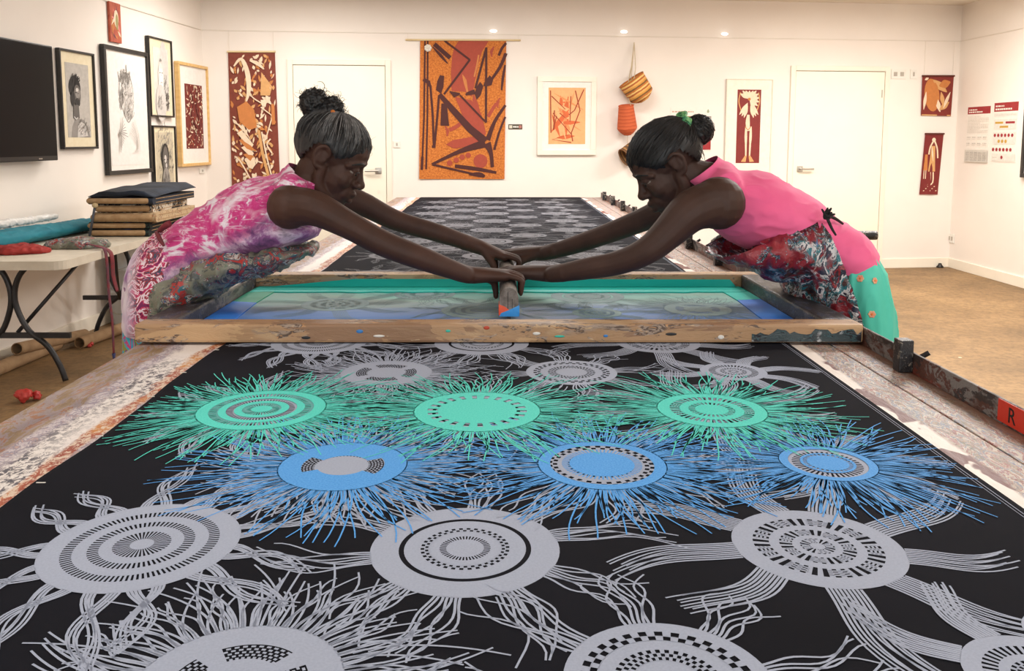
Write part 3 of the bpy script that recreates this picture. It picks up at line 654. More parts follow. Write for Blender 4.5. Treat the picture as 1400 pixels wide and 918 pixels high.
b2 = band('t', [(-.028, .030), (-.022, .040), (.008, .052), (.0285, .062), (.0285, .030)], None, .0035); b2.box(BX + .0265, BX + .0295, BY0 - .002, BY0 + .05, FZ + .032, FZ + .06)
b2.build('blue_tape', noisy('blue_tape', rgb(44, 146, 232), rgb(70, 166, 240), 14, .4), SQ)
# ------------------------------------------------------------------ the two printers
def remeshed(mb, voxel, smooth=3, fac=.5):
    me = mb.mesh('tmp', fix=True); o = bpy.data.objects.new('tmp', me); COL.objects.link(o)
    r = o.modifiers.new('r', 'REMESH'); r.mode = 'VOXEL'; r.voxel_size = voxel
    if smooth: q = o.modifiers.new('s', 'SMOOTH'); q.factor = fac; q.iterations = smooth
    dg = bpy.context.evaluated_depsgraph_get(); dg.update(); out = bpy.data.meshes.new_from_object(o.evaluated_get(dg))
    bpy.data.objects.remove(o); bpy.data.meshes.remove(me)
    out.polygons.foreach_set('use_smooth', [True] * len(out.polygons)); return out
def bisect(me, planes):
    """keep what lies on the positive side of each (point, normal)"""
    bm = bmesh.new(); bm.from_mesh(me)
    for co, no in planes:
        bmesh.ops.bisect_plane(bm, geom=bm.verts[:] + bm.edges[:] + bm.faces[:], plane_co=co, plane_no=no, clear_inner=True)
    bm.to_mesh(me); bm.free()
def wrinkle(me, amp, freq, seed, stretch=(1, 1, 1), amp2=0.0, f2=30):
    n = [v.normal.copy() for v in me.vertices]
    for v, q in zip(me.vertices, n):
        p = Vector((v.co.x * stretch[0], v.co.y * stretch[1], v.co.z * stretch[2])) * freq + Vector((seed, seed * 2.1, 0))
        d = amp * noise.noise(p)
        r = 1 - abs(noise.noise(p * 1.7 + Vector((5, 1, 3)))); d += amp * .8 * (r ** 4 - .4)
        if amp2: d += amp2 * noise.noise(v.co * f2)
        v.co += q * d
    me.update()
def skin(name, c1, c2):
    m = base_mat(name, c1, .58, spec=.35); nt = NT(m); v = coords(nt); n = ntex(nt, v, 9, 5, .6)
    c = ramp(nt, n.outputs[0], [(.35, c1), (.68, c2)]); nt.link(c, nt.n['Principled BSDF'].inputs['Base Color'])
    n2 = ntex(nt, v, 260, 3); bump(nt, n2.outputs[0], .10, .001); return m
SKL = skin('skin_a', rgb(62, 39, 30), rgb(76, 48, 37)); SKR = skin('skin_b', rgb(58, 38, 31), rgb(72, 48, 39))
M_EYE = base_mat('eye_white', rgb(112, 100, 90), .3); M_IRIS = base_mat('eye_iris', (.008, .005, .004), .12)
M_LIP = noisy('lip_skin', rgb(92, 56, 48), rgb(104, 64, 56), 40, .4)

class Head:
    """local frame: x towards the face, y to the person's left, z up, origin between the ears"""
    def __init__(s, origin, face, pitch, scale, roll=0.0, yaw=0.0):
        fx = 1 if face > 0 else -1
        x = Vector((fx * cos(pitch), 0, -sin(pitch))); z = Vector((fx * sin(pitch), 0, cos(pitch)))
        if yaw: x = (Matrix.Rotation(yaw, 3, 'Z') @ x); z = (Matrix.Rotation(yaw, 3, 'Z') @ z)
        y = z.cross(x); s.R = Matrix((x, y, z)).transposed(); s.o = Vector(origin); s.k = scale
        s.M = Matrix.Translation(s.o) @ (s.R * scale).to_4x4()
        s.M[3][3] = 1
    def p(s, x, y, z): return s.M @ Vector((x, y, z))
def head_geo(mb, H):
    keep = mb.M; mb.M = H.M
    mb.ball((-.012, 0, .034), (.099, .074, .084), 22)                      # cranium
    mb.ball((.040, 0, .040), (.054, .060, .058), 18)                       # forehead
    mb.ball((.038, 0, -.030), (.054, .060, .082), 20)                      # face
    mb.ball((.070, 0, -.098), (.024, .027, .019), 14); mb.ball((.054, 0, -.084), (.038, .044, .034), 14)   # chin
    for q in (1, -1):
        mb.tube([(-.002, q * .058, -.030), (.006, q * .055, -.070), (.034, q * .044, -.094), (.062, q * .018, -.103)], [.016, .017, .017, .016], 10, round_caps=True, sub=3)
        mb.tube([(.087, 0, .028), (.085, q * .022, .028), (.074, q * .042, .021), (.058, q * .054, .008)], [.0085, .0095, .009, .007], 10, round_caps=True, sub=3)   # brow
        mb.ball((.062, q * .036, -.030), (.024, .025, .030), 12)             # cheek
        mb.ball((.0985, q * .0165, -.034), (.0125, .0100, .0095), 10)        # nostril wing
        mb.ball((.0745, q * .032, .005), (.0165, .017, .0125), 12)            # upper lid
        mb.ball((.072, q * .032, -.010), (.016, .018, .008), 12)            # lower lid
        ear = [(-.002, q * .069, -.030), (-.018, q * .076, -.030), (-.030, q * .082, -.008), (-.030, q * .085, .016), (-.014, q * .083, .029), (.002, q * .076, .020), (.004, q * .071, .006)]
        mb.tube(ear, [.006, .0065, .006, .006, .006, .0055, .005], 8, round_caps=True, sub=4)
        mb.ball((-.013, q * .074, .000), (.017, .0075, .027), 12); mb.tube([(-.004, q * .074, -.016), (-.018, q * .081, -.012), (-.020, q * .081, .010)], .0045, 8, round_caps=True, sub=3)
        mb.ball((.000, q * .074, -.006), (.006, .007, .008), 8)
    mb.tube([(.083, 0, .020), (.0895, 0, .002), (.099, 0, -.016), (.108, 0, -.028)], [.0085, .0088, .0105, .0125], 12, round_caps=True, sub=3)      # nose
    mb.ball((.106, 0, -.031), (.0135, .0155, .0120), 12); mb.ball((.097, 0, -.038), (.010, .010, .007), 8)
    mb.ball((.078, 0, -.066), (.024, .038, .030), 14)
    mb.tube([(.080, -.026, -.067), (.098, -.012, -.0605), (.1020, 0, -.0610), (.098, .012, -.0605), (.080, .026, -.067)], [.004, .0082, .0086, .0082, .004], 10, round_caps=True, sub=3)
    mb.tube([(.079, -.022, -.073), (.095, -.010, -.0800), (.0985, 0, -.0810), (.095, .010, -.0800), (.079, .022, -.073)], [.004, .0085, .0095, .0085, .004], 10, round_caps=True, sub=3)
    mb.M = keep
def eyes(H, parent):
    for q in (1, -1):
        o = MB(H.M).ball((.0720, q * .032, -.0024), .0152, 16).build('eye', M_EYE, parent, True)
        MB(H.M).ball((.0822, q * .0325, -.005), (.0062, .0072, .0068), 12).build('iris', M_IRIS, o, True)
        e = MB(H.M); e.tube([(.0885, q * .014, .0255), (.0905, q * .026, .030), (.083, q * .043, .027), (.067, q * .056, .016)], [.002, .0034, .003, .0016], 8, sub=3); e.build('eyebrow', HAIRK, parent, True)
        e = MB(H.M); e.tube([(.086, q * .020, .0015), (.0915, q * .032, .0045), (.085, q * .045, .0010)], [.001, .0016, .001], 6, sub=3); e.build('eyelashes', HAIRK, parent, True)

def hand(mb, wrist, knu, face, thumb_y, bar_edge, top, fore):
    """hand laid over the squeegee: palm on top, four fingers curled down the far flank, thumb down the near flank.
    face = +1/-1 direction the fingers point along X; thumb_y = +1/-1 side of the thumb along Y"""
    w_, k_ = Vector(wrist), Vector(knu); d = face
    mid = (w_ + k_) / 2
    mb.tube([fore, w_, w_.lerp(k_, .45), k_], [.030, .0305, .039, .043], 14, hint=(0, 1, 0), rb=[.0285, .0265, .023, .018], round_caps=True, sub=3)
    for i, (s, L, r) in enumerate(((-1, .82, .0078), (-.34, .98, .0086), (.34, 1.04, .0088), (1, .97, .0086))):
        # s=+1 is the index finger, on the thumb's side
        y = k_.y + s * thumb_y * .031; rs = .004 * (1 - abs(s))
        base = Vector((k_.x - d * .012, y * .7 + mid.y * .3, k_.z + .002))
        k1 = Vector((k_.x + d * .004 * s, y, k_.z + .006 + rs))
        p1 = Vector((bar_edge + d * (.004 + .008 * L), y + s * thumb_y * .002, top + .009 + rs))
        p2 = Vector((bar_edge + d * (.013 + .001 * s), y + s * thumb_y * .002, top - .014 * L))
        p3 = Vector((bar_edge + d * .0105, y + s * thumb_y * .001, top - .037 * L))
        mb.tube([base, k1, p1, p2, p3], [.0095, r * 1.16, r * 1.05, r, r * .85], 10, sub=3, round_caps=True)
    tb = w_.lerp(k_, .30) + Vector((0, thumb_y * .022, -.006)); near = bar_edge - d * 2 * BW
    t1 = Vector((near - d * .022, tb.y + thumb_y * .022, top - .004)); t2 = Vector((near - d * .013, tb.y + thumb_y * .026, top - .030)); t3 = Vector((near - d * .0115, tb.y + thumb_y * .022, top - .052))
    mb.tube([tb, t1, t2, t3], [.016, .0125, .0105, .0085], 10, sub=4, round_caps=True)

def strands(mb, H, rng, target, n, rad, region, lift=.003, a=(.105, .0795, .090), c=(-.012, 0, .034), sweep=1.0):
    """thin hair tubes combed over the skull from the hairline to the bun"""
    T = Vector(target); C = Vector(c)
    for i in range(n):
        th, ph = region(rng)
        s = Vector((a[0] * cos(th) * cos(ph), a[1] * sin(th) * cos(ph), a[2] * sin(ph)))
        e = (T - C); pts = []; wob = rng.uniform(-1, 1)
        for k in range(10):
            t = k / 9; v = s.normalized().lerp(e.normalized(), t)
            side = s.cross(e); side = side.normalized() if side.length > 1e-6 else Vector((0, 1, 0))
            v = (v + side * .06 * wob * sin(pi * t)).normalized()
            rr = 1 / sqrt((v.x / a[0]) ** 2 + (v.y / a[1]) ** 2 + (v.z / a[2]) ** 2)
            pts.append(H.M @ (C + v * (rr * (.945 + .055 * min(1, t * 5)) + lift * sin(pi * min(1, t * 1.1)) + .001 * rng.random())))
        keep = mb.M; mb.M = Matrix.Identity(4); mb.tube(pts, [rad * H.k * (.7 + .3 * sin(pi * k / 9)) for k in range(10)], 5, caps=False); mb.M = keep
def hair_cap(H, a, c, hairline, amp, seed, target):
    """skull cap of combed hair: ridges run towards the bun, edge follows the hairline"""
    bm = bmesh.new(); bmesh.ops.create_uvsphere(bm, u_segments=96, v_segments=64, radius=1)
    T = (Vector(target) - Vector(c)).normalized(); u = T.orthogonal().normalized(); w_ = T.cross(u)
    for v in bm.verts:
        d = v.co.normalized(); ang = atan2(d.dot(w_), d.dot(u)); el = d.dot(T)
        k = 1 + amp * noise.noise(Vector((ang * 9 + seed, el * 1.2, 0))) + amp * .7 * noise.noise(Vector((ang * 26, el * 2.0 + seed, 4)))
        v.co = Vector((c[0] + a[0] * d.x * k, c[1] + a[1] * d.y * k, c[2] + a[2] * d.z * k))
    for v in bm.verts:
        e_ = v.co.z - hairline(v.co.x, abs(v.co.y)); q_ = min(1, max(0, e_ / .022)); q_ = .945 + .055 * q_ * (2 - q_)
        v.co = Vector((c[0] + (v.co.x - c[0]) * q_, c[1] + (v.co.y - c[1]) * q_, v.co.z))
    kill = [v for v in bm.verts if v.co.z < hairline(v.co.x, abs(v.co.y))]
    bmesh.ops.delete(bm, geom=kill, context='VERTS')
    me = bpy.data.meshes.new('hair'); bm.to_mesh(me); bm.free(); me.transform(H.M); me.polygons.foreach_set('use_smooth', [True] * len(me.polygons)); return me
def hair_mat(name, c1, c2, rough=.45):
    m = base_mat(name, c1, rough, spec=.45); nt = NT(m); v = coords(nt); n = ntex(nt, v, 60, 4, .6, .5)
    nt.link(ramp(nt, n.outputs[0], [(.35, c1), (.7, c2)]), nt.n['Principled BSDF'].inputs['Base Color']); bump(nt, ntex(nt, v, 420, 3).outputs[0], .3, .001); return m
HAIRK = hair_mat('hair_black', rgb(17, 16, 17), rgb(30, 28, 29)); HAIRD = hair_mat('hair_charcoal', rgb(30, 29, 30), rgb(52, 50, 50)); HAIRG = hair_mat('hair_grey', rgb(96, 94, 94), rgb(132, 130, 128)); HAIRM = hair_mat('hair_mid', rgb(56, 54, 54), rgb(80, 78, 77))
def curl(mb, c, r, turns, rad, rng, axis=None, grow=0):
    A = axis or Vector((rng.uniform(-1, 1), rng.uniform(-1, 1), rng.uniform(-1, 1))).normalized(); u = A.orthogonal().normalized(); w_ = A.cross(u); n = int(12 * turns)
    pts = [c + u * (r * (1 - grow * i / n) * cos(2 * pi * turns * i / n)) + w_ * (r * (1 - grow * i / n) * sin(2 * pi * turns * i / n)) + A * (.012 * i / n) for i in range(n + 1)]
    mb.tube(pts, rad, 5)

def lower_body(mb, hipx, cy, hipz, face):
    for q in (-.09, .09):
        mb.tube([(hipx, cy + q, hipz), (hipx - face * .01, cy + q, .62), (hipx - face * .02, cy + q, .46), (hipx - face * .035, cy + q, .28), (hipx - face * .04, cy + q, .085)], [.070, .062, .050, .048, .036], 14, sub=3, round_caps=True)
        mb.tube([(hipx - face * .065, cy + q, .045), (hipx + face * .02, cy + q * 1.05, .040), (hipx + face * .13, cy + q * 1.15, .024)], [.034, .040, .036], 12, rb=[.040, .036, .018], hint=(0, 1, 0), sub=3, round_caps=True)
def pl(pts, Y): return [at_y(x, y, Y) for x, y in pts]

def build_person(cfg):
    f = cfg['face']; cy = cfg['cy']; base = at_y(cfg['pelvis'][0], cfg['pelvis'][1], cy)
    P = empty('person', (base.x, cy, 0), cfg['label'], 'person')
    # --- body: one continuous skin
    mb = MB()
    path = pl([(x, y) for x, y, a, b in cfg['torso']], cy)
    mb.tube(path, [a for _, _, a, b in cfg['torso']], 24, hint=(0, 1, 0), rb=[b for _, _, a, b in cfg['torso']], sub=4, round_caps=True)
    H = Head(at_y(*cfg['head'], cy), f, cfg['pitch'], cfg['hscale'], yaw=cfg.get('yaw', 0))
    nb_ = at_y(*cfg['neck'], cy)
    mb.tube([nb_, nb_.lerp(H.p(-.022, 0, -.045), .5), H.p(-.022, 0, -.045), H.p(-.012, 0, .0)], [.066, .058, .058, .055], 16, hint=(0, 1, 0), sub=3, round_caps=True)
    head_geo(mb, H)
    for arm in cfg['arms']:
        pts = [at_y(x, y, Y) for x, y, Y, r in arm['pts']]; rr = [r for _, _, _, r in arm['pts']]
        mb.tube(pts, rr, 16, sub=4, round_caps=True)
        mb.ball(pts[0], arm['ball'], 18)
        wr = pts[-1]; edge = BX + f * BW; kn = Vector((BX - f * .012, arm['hy'], BT + .017))
        hand(mb, (wr.x, (wr.y + arm['hy']) / 2 * 1.0, wr.z), kn, f, arm['thumb'], edge, BT - .001, pts[-2].lerp(wr, .62))
    lower_body(mb, base.x - f * .02, cy, base.z - .03, f)
    me = remeshed(mb, .0036, 5)
    link_mesh('body', me, P, cfg['skin'])
    eyes(H, P)
    return P, H, base

L = dict(face=1, cy=2.65, pelvis=(228, 395), skin=SKL, label='person in a pink and white tie-dye top and paint-smeared apron leaning over the screen',
         torso=[(222, 428, .15, .10), (228, 395, .168, .108), (264, 350, .135, .098), (318, 315, .140, .102), (364, 293, .148, .108), (400, 272, .130, .080), (424, 256, .075, .058)],
         neck=(420, 256), head=(453, 216), pitch=radians(29), hscale=1.10,
         arms=[dict(pts=[(396, 283, 2.50, .062), (430, 285, 2.475, .052), (477, 308, 2.47, .041), (524, 333, 2.47, .0385), (581, 355, 2.48, .0345), (640, 377, 2.505, .024)], ball=.066, hy=2.535, thumb=1),
               dict(pts=[(425, 262, 2.80, .058), (488, 276, 2.85, .042), (540, 301, 2.88, .035), (603, 320, 2.91, .031), (652, 337, 2.94, .024)], ball=.064, hy=2.95, thumb=-1)])
R = dict(face=-1, cy=2.65, pelvis=(1150, 390), skin=SKR, label='person in a bright pink sleeveless top, red apron and teal skirt pushing the squeegee',
         torso=[(1158, 428, .15, .10), (1150, 390, .168, .108), (1110, 334, .135, .098), (1066, 304, .140, .102), (1022, 284, .148, .108), (988, 264, .130, .080), (962, 250, .075, .058)],
         neck=(968, 250), head=(913, 226), pitch=radians(36), hscale=1.10,
         arms=[dict(pts=[(982, 278, 2.50, .072), (946, 288, 2.465, .062), (914, 318, 2.46, .049), (886, 342, 2.46, .041), (847, 359, 2.49, .036), (799, 368, 2.53, .0325), (754, 376, 2.57, .024)], ball=.078, hy=2.612, thumb=1),
               dict(pts=[(950, 268, 2.80, .060), (890, 296, 2.86, .042), (832, 319, 2.92, .035), (783, 336, 2.97, .031), (744, 347, 3.00, .024)], ball=.064, hy=3.025, thumb=-1)])
PL, HL, baseL = build_person(L)
PR, HR, baseR = build_person(R)

# --- hair
rng = random.Random(5)
def hl(x, y):                                                      # hairline height at a point of the skull
    w_ = .005 * noise.noise(Vector((x * 60, y * 60, 1)))
    if x > .015: return w_ + min(.050, .008 + max(0, x - .025) * .75)
    if x > -.035: return w_ * .5 + .026 - max(0, x + .002) * 1.0
    return w_ + .026 - (-.035 - x) * 2.1
TL = (-.040, 0, .150)
hair = link_mesh('hair', hair_cap(HL, (.107, .082, .092), (-.014, 0, .034), hl, .035, 3, TL), PL, HAIRD)
mbk, mbg, mbm = MB(), MB(), MB()
def regL(r): return r.uniform(-pi, pi), r.uniform(-.35, .75)
def reg_side(r): return r.choice((-1, 1)) * r.uniform(.7, 2.0), r.uniform(.0, .55)
def ok_region(base_):
    def g(r):
        while True:
            th, ph = base_(r); x = -.014 + .105 * cos(th) * cos(ph); y = abs(.08 * sin(th) * cos(ph)); z = .034 + .09 * sin(ph)
            if z > hl(x, y) - .004: return th, ph
    return g
strands(mbk, HL, rng, TL, 260, .0010, ok_region(regL), .004, (.107, .082, .092), (-.014, 0, .034))
strands(mbm, HL, rng, TL, 170, .0009, ok_region(regL), .005, (.108, .083, .093), (-.014, 0, .034))
strands(mbg, HL, rng, TL, 85, .00085, ok_region(reg_side), .0055, (.108, .083, .093), (-.014, 0, .034))
strands(mbg, HL, rng, TL, 30, .0008, ok_region(lambda r: (r.uniform(-1.0, 1.0), r.uniform(.15, .6))), .0055, (.108, .083, .093), (-.014, 0, .034))
mbk.build('hair_strands', HAIRK, hair, True); mbm.build('hair_strands', HAIRM, hair, True); mbg.build('grey_hair_strands', HAIRG, hair, True)
bun = MB(); b1 = at_y(430, 142, 2.65); b2 = at_y(455, 148, 2.65)
bun.ball(b1, (.043, .044, .047), 16); bun.ball(b2, (.034, .038, .035), 16); bun.ball(at_y(438, 160, 2.65), (.036, .036, .026), 14)
bm_ = remeshed(bun, .004, 2); wrinkle(bm_, .009, 60, 2, amp2=.004, f2=170)
bn = link_mesh('hair_bun', bm_, PL, HAIRK)
cu = MB()
def frizz(mb, p, d, n, step, rad):
    pts = [p.copy()]; d = d.normalized(); ax_ = Vector((rng.uniform(-1, 1), rng.uniform(-1, 1), rng.uniform(-1, 1))).normalized(); tw = rng.uniform(.25, .6)
    for k in range(n): d = (Matrix.Rotation(tw, 3, ax_) @ d); pts.append(pts[-1] + d * step)
    mb.tube(pts, [rad * (1 - .6 * k / n) for k in range(n + 1)], 4, caps=False)
for i in range(420):
    c0, rr_ = ((b1, .043) if rng.random() < .6 else (b2, .035)); d = Vector((rng.uniform(-1, 1), rng.uniform(-1, .6), rng.uniform(-.7, 1))).normalized(); t_ = d.orthogonal() + d * rng.uniform(-.2, .7); frizz(cu, c0 + d * rr_ * rng.uniform(.92, 1.04), Matrix.Rotation(rng.uniform(0, 6.28), 3, d) @ t_, rng.randint(6, 12), .0032, .0008)
for i in range(60):
    d = Vector((rng.uniform(.1, 1), rng.uniform(-.9, .9), rng.uniform(.2, 1))).normalized(); p_ = HL.M @ (Vector((-.014, 0, .034)) + Vector((d.x * .108, d.y * .083, d.z * .093))); frizz(cu, p_, HL.R @ (d + Vector((-.9, 0, .3))), 8, .0035, .0004)
cu.tube([at_y(425, 165, 2.64), at_y(415, 168, 2.62), at_y(408, 172, 2.62), at_y(405, 178, 2.62)], [.0013, .0011, .0009, .0005], 5, sub=4)
cu.tube([at_y(440, 128, 2.64), at_y(444, 118, 2.62), at_y(440, 112, 2.62), at_y(434, 112, 2.62)], [.0011, .001, .0008, .0005], 5, sub=4)
cu.build('loose_curls', HAIRK, bn, True)
tie = MB(); tc = at_y(449, 162, 2.65); ax = (HL.R @ Vector((-.25, 0, 1))).normalized(); u = ax.orthogonal().normalized(); w_ = ax.cross(u)
tie.tube([tc + u * .031 * cos(a) + w_ * .031 * sin(a) for a in [2 * pi * i / 20 for i in range(21)]], .006, 8); tie.ball(at_y(455, 155, 2.612), (.009, .008, .011), 10)
tie.build('hair_tie', noisy('orange_band', rgb(176, 92, 32), rgb(196, 112, 44), 60, .7), bn, True)

TR = (-.112, 0, .070)
def hlr(x, y):
    w_ = .004 * noise.noise(Vector((x * 60, y * 60, 7)))
    if x > .015: return w_ + min(.048, .006 + max(0, x - .025) * .75)
    if x > -.035: return w_ * .5 + .026 - max(0, x + .002) * 1.0
    return w_ + .026 - (-.035 - x) * 2.1
hair2 = link_mesh('hair', hair_cap(HR, (.109, .083, .091), (-.014, 0, .034), hlr, .022, 7, TR), PR, HAIRK)
_hl = hl; hl = hlr
s1, s2 = MB(), MB()
strands(s1, HR, rng, TR, 330, .0010, ok_region(regL), .004, (.109, .083, .091), (-.014, 0, .034)); strands(s2, HR, rng, TR, 110, .0008, ok_region(regL), .0045, (.109, .083, .091), (-.014, 0, .034))
s1.build('hair_strands', HAIRK, hair2, True); s2.build('hair_strands', hair_mat('hair_black_shine', rgb(34, 33, 36), rgb(50, 48, 52), .35), hair2, True)
bc = at_y(955, 178, 2.65); bun = MB(); bun.ball(bc, (.046, .047, .047), 20); bun.tube([HR.p(-.085, 0, .06), bc], [.032, .036], 14)
bm_ = remeshed(bun, .004, 2); wrinkle(bm_, .004, 40, 5, amp2=.0016, f2=160); bn2 = link_mesh('hair_bun', bm_, PR, HAIRK)
cu = MB()
for i in range(70):
    ax_ = Vector((rng.uniform(-1, 1), rng.uniform(-1, 1), rng.uniform(-1, 1))).normalized(); u = ax_.orthogonal().normalized(); w_ = ax_.cross(u); a0 = rng.uniform(0, 6)
    cu.tube([bc + (u * cos(a0 + t * .35) + w_ * sin(a0 + t * .35)) * (.0475 + .002 * sin(t)) for t in range(9)], .0009, 5)
for px, py, dx in ((960, 205, 3), (957, 210, 4), (962, 212, 2)): cu.tube([at_y(px - 6, py - 10, 2.60), at_y(px, py, 2.59), at_y(px + dx, py + 8, 2.59)], [.001, .001, .0006], 5, sub=4)
cu.build('loose_hairs', HAIRK, bn2, True)
scr = MB(); sc0 = at_y(935, 176, 2.65); ax = (bc - HR.p(-.075, 0, .055)).normalized(); u = ax.orthogonal().normalized(); w_ = ax.cross(u)
for k in range(7):
    ph = k * .9; scr.tube([sc0 + ax * (.009 * sin(a * 5 + ph) + (k - 3) * .0028) + (u * cos(a) + w_ * sin(a)) * (.0455 + .005 * sin(a * 4 + ph * 2)) for a in [2 * pi * i / 48 for i in range(49)]], .0034, 6)
scr.build('scrunchie', noisy('green_elastic', rgb(40, 122, 88), rgb(132, 196, 120), 70, .6, .2, .002), bn2, True)

# --- clothes
def loft_cloth(rings, cy, voxel=.0065, extra=None, smooth=4, sub=4):
    mb = MB(); mb.tube(pl([(r[0], r[1]) for r in rings], cy), [r[2] for r in rings], 32, hint=(0, 1, 0), rb=[r[3] for r in rings], sub=sub, round_caps=True)
    if extra: extra(mb)
    return remeshed(mb, voxel, smooth)
def tiedye():
    m = base_mat('tiedye_cotton', rgb(206, 60, 130), .75, sheen=.1); nt = NT(m); v = coords(nt, (1, 1, 1), (0, 0, 0), (0, .5, 0))
    n = ntex(nt, v, 7.5, 6, .62, 1.6); c = ramp(nt, n.outputs[0], [(.30, rgb(226, 196, 216)), (.37, rgb(232, 222, 230)), (.42, rgb(208, 84, 148)), (.50, rgb(198, 40, 118)), (.58, rgb(206, 60, 134)), (.64, rgb(160, 44, 104)), (.70, rgb(228, 214, 224))])
    n2 = ntex(nt, coords(nt, (.5, 1, 2.2), (2, 0, 1), (0, .5, 0)), 26, 6, .7, 1.0); c = mix(nt, ramp(nt, n2.outputs[0], [(.54, (0, 0, 0)), (.62, (.75, .75, .75))]), c, rgb(238, 226, 236))
    n3 = ntex(nt, coords(nt, (1, 1, 1), (7, 3, 1)), 3.2, 4, .6, .8); k = ramp(nt, n3.outputs[0], [(.56, (0, 0, 0)), (.66, (1, 1, 1))]); c = mix(nt, k, c, rgb(238, 232, 238))
    tc = nt.new('ShaderNodeTexCoord'); sp = nt.new('ShaderNodeSeparateXYZ'); nt.link(tc.outputs['Object'], sp.inputs[0])
    # the belly panel is dyed purple, the skirt fades to white and violet
    n4 = ntex(nt, coords(nt, (1, 1, 1), (1, 9, 4)), 6, 5, .7, 1.2); pur = ramp(nt, n4.outputs[0], [(.35, rgb(70, 44, 84)), (.5, rgb(142, 84, 138)), (.62, rgb(214, 190, 210)), (.72, rgb(96, 80, 100))])
    mm = nt.new('ShaderNodeMath', operation='MULTIPLY_ADD'); nt.link(n4.outputs[0], mm.inputs[0]); mm.inputs[1].default_value = .16; nt.link(sp.outputs[2], mm.inputs[2])
    mx = nt.new('ShaderNodeMath', operation='MULTIPLY_ADD'); nt.link(sp.outputs[0], mx.inputs[0]); mx.inputs[1].default_value = -.42; nt.link(mm.outputs[0], mx.inputs[2])
    kk = nt.new('ShaderNodeMapRange'); nt.link(mx.outputs[0], kk.inputs[0]); kk.inputs[1].default_value = 1.06; kk.inputs[2].default_value = 1.02
    c = mix(nt, kk.outputs[0], c, pur)
    nt.link(c, nt.n['Principled BSDF'].inputs['Base Color']); bump(nt, ntex(nt, coords(nt), 500, 2).outputs[0], .1, .001); return m
def paisley():
    m = base_mat('skirt_print', rgb(226, 206, 220), .75); nt = NT(m); v = coords(nt); tc = nt.new('ShaderNodeTexCoord'); sp = nt.new('ShaderNodeSeparateXYZ'); nt.link(tc.outputs['Object'], sp.inputs[0])
    n = ntex(nt, v, 16, 4, .6, 2.4); pat = stop_ramp(nt, n.outputs[0], [rgb(122, 36, 86), rgb(196, 50, 96), rgb(236, 214, 224), rgb(158, 44, 60), rgb(70, 74, 96), rgb(216, 120, 150), rgb(240, 226, 232)], .33, .68)
    n2 = ntex(nt, v, 5, 3); plain = ramp(nt, n2.outputs[0], [(.35, rgb(168, 120, 180)), (.55, rgb(236, 224, 234)), (.7, rgb(150, 96, 160))])
    mm = nt.new('ShaderNodeMath', operation='MULTIPLY_ADD'); nt.link(n2.outputs[0], mm.inputs[0]); mm.inputs[1].default_value = .05; nt.link(sp.outputs[0], mm.inputs[2])
    k = nt.new('ShaderNodeMapRange'); nt.link(mm.outputs[0], k.inputs[0]); k.inputs[1].default_value = -.035; k.inputs[2].default_value = .01
    nt.link(mix(nt, k.outputs[0], plain, pat), nt.n['Principled BSDF'].inputs['Base Color']); return m
g = .013
def off(t, d, dd=0): return [(x, y, a + d, b + d + dd) for x, y, a, b in t]
# left: tie-dye top (with its skirt), apron, patterned leggings
def shL(mb):
    mb.tube([at_y(398, 262, 2.53), at_y(408, 252, 2.65), at_y(412, 250, 2.77)], [.050, .062, .050], 16, hint=(0, 0, 1), rb=[.045, .055, .045], sub=3, round_caps=True)
    mb.tube(pl([(428, 312), (392, 316), (340, 322), (290, 342)], 2.65), [.12, .15, .155, .15], 24, hint=(0, 1, 0), rb=[.024, .05, .065, .06], sub=3, round_caps=True)
    mb.tube([at_y(404, 262, 2.65), at_y(420, 246, 2.65), at_y(436, 236, 2.65)], [.11, .085, .078], 20, hint=(0, 1, 0), rb=[.075, .072, .068], round_caps=True)
me = loft_cloth([(232, 392, .182, .120), (264, 350, .158, .112), (318, 315, .160, .114), (364, 293, .162, .119), (398, 272, .138, .088)], 2.65, extra=shL)
wrinkle(me, .007, 9, 4, (1, .6, 2.0)); nck = at_y(428, 244, 2.65); nd = (at_y(440, 226, 2.65) - at_y(420, 250, 2.65)).normalized()
bisect(me, [(nck, Vector((-.55, 0, -.83)))])
top_l = link_mesh('tie_dye_top', me, PL, tiedye())
def buttL(mb): mb.ball(at_y(211, 386, 2.57), (.080, .095, .09), 18); mb.ball(at_y(211, 386, 2.73), (.080, .095, .09), 18)
me = loft_cloth([(224, 436, .190, .104), (227, 405, .190, .114), (237, 372, .180, .116), (254, 352, .160, .110)], 2.65, extra=buttL); wrinkle(me, .008, 8, 9, (1.6, 1.2, .6)); bisect(me, [(at_y(215, 446, 2.65), Vector((0.12, 0, 1)))])
link_mesh('tie_dye_skirt', me, PL, paisley())
leg = MB()
for q in (-.09, .09): leg.tube([(baseL.x - .015, 2.65 + q, .83), (baseL.x - .025, 2.65 + q, .62), (baseL.x - .035, 2.65 + q, .46), (baseL.x - .05, 2.65 + q, .26)], [.082, .078, .066, .060], 20, sub=4)
m = base_mat('leggings_print', rgb(60, 150, 190), .7); nt = NT(m); n = ntex(nt, coords(nt, (1, 1, .5)), 20, 2, .5, 1.5)
nt.link(stop_ramp(nt, n.outputs[0], [rgb(44, 60, 130), rgb(40, 160, 190), rgb(200, 70, 130), rgb(60, 176, 200), rgb(150, 150, 60), rgb(120, 60, 140), rgb(40, 150, 190)], .33, .67), nt.n['Principled BSDF'].inputs['Base Color'])
leg.build('leggings', m, PL, True)
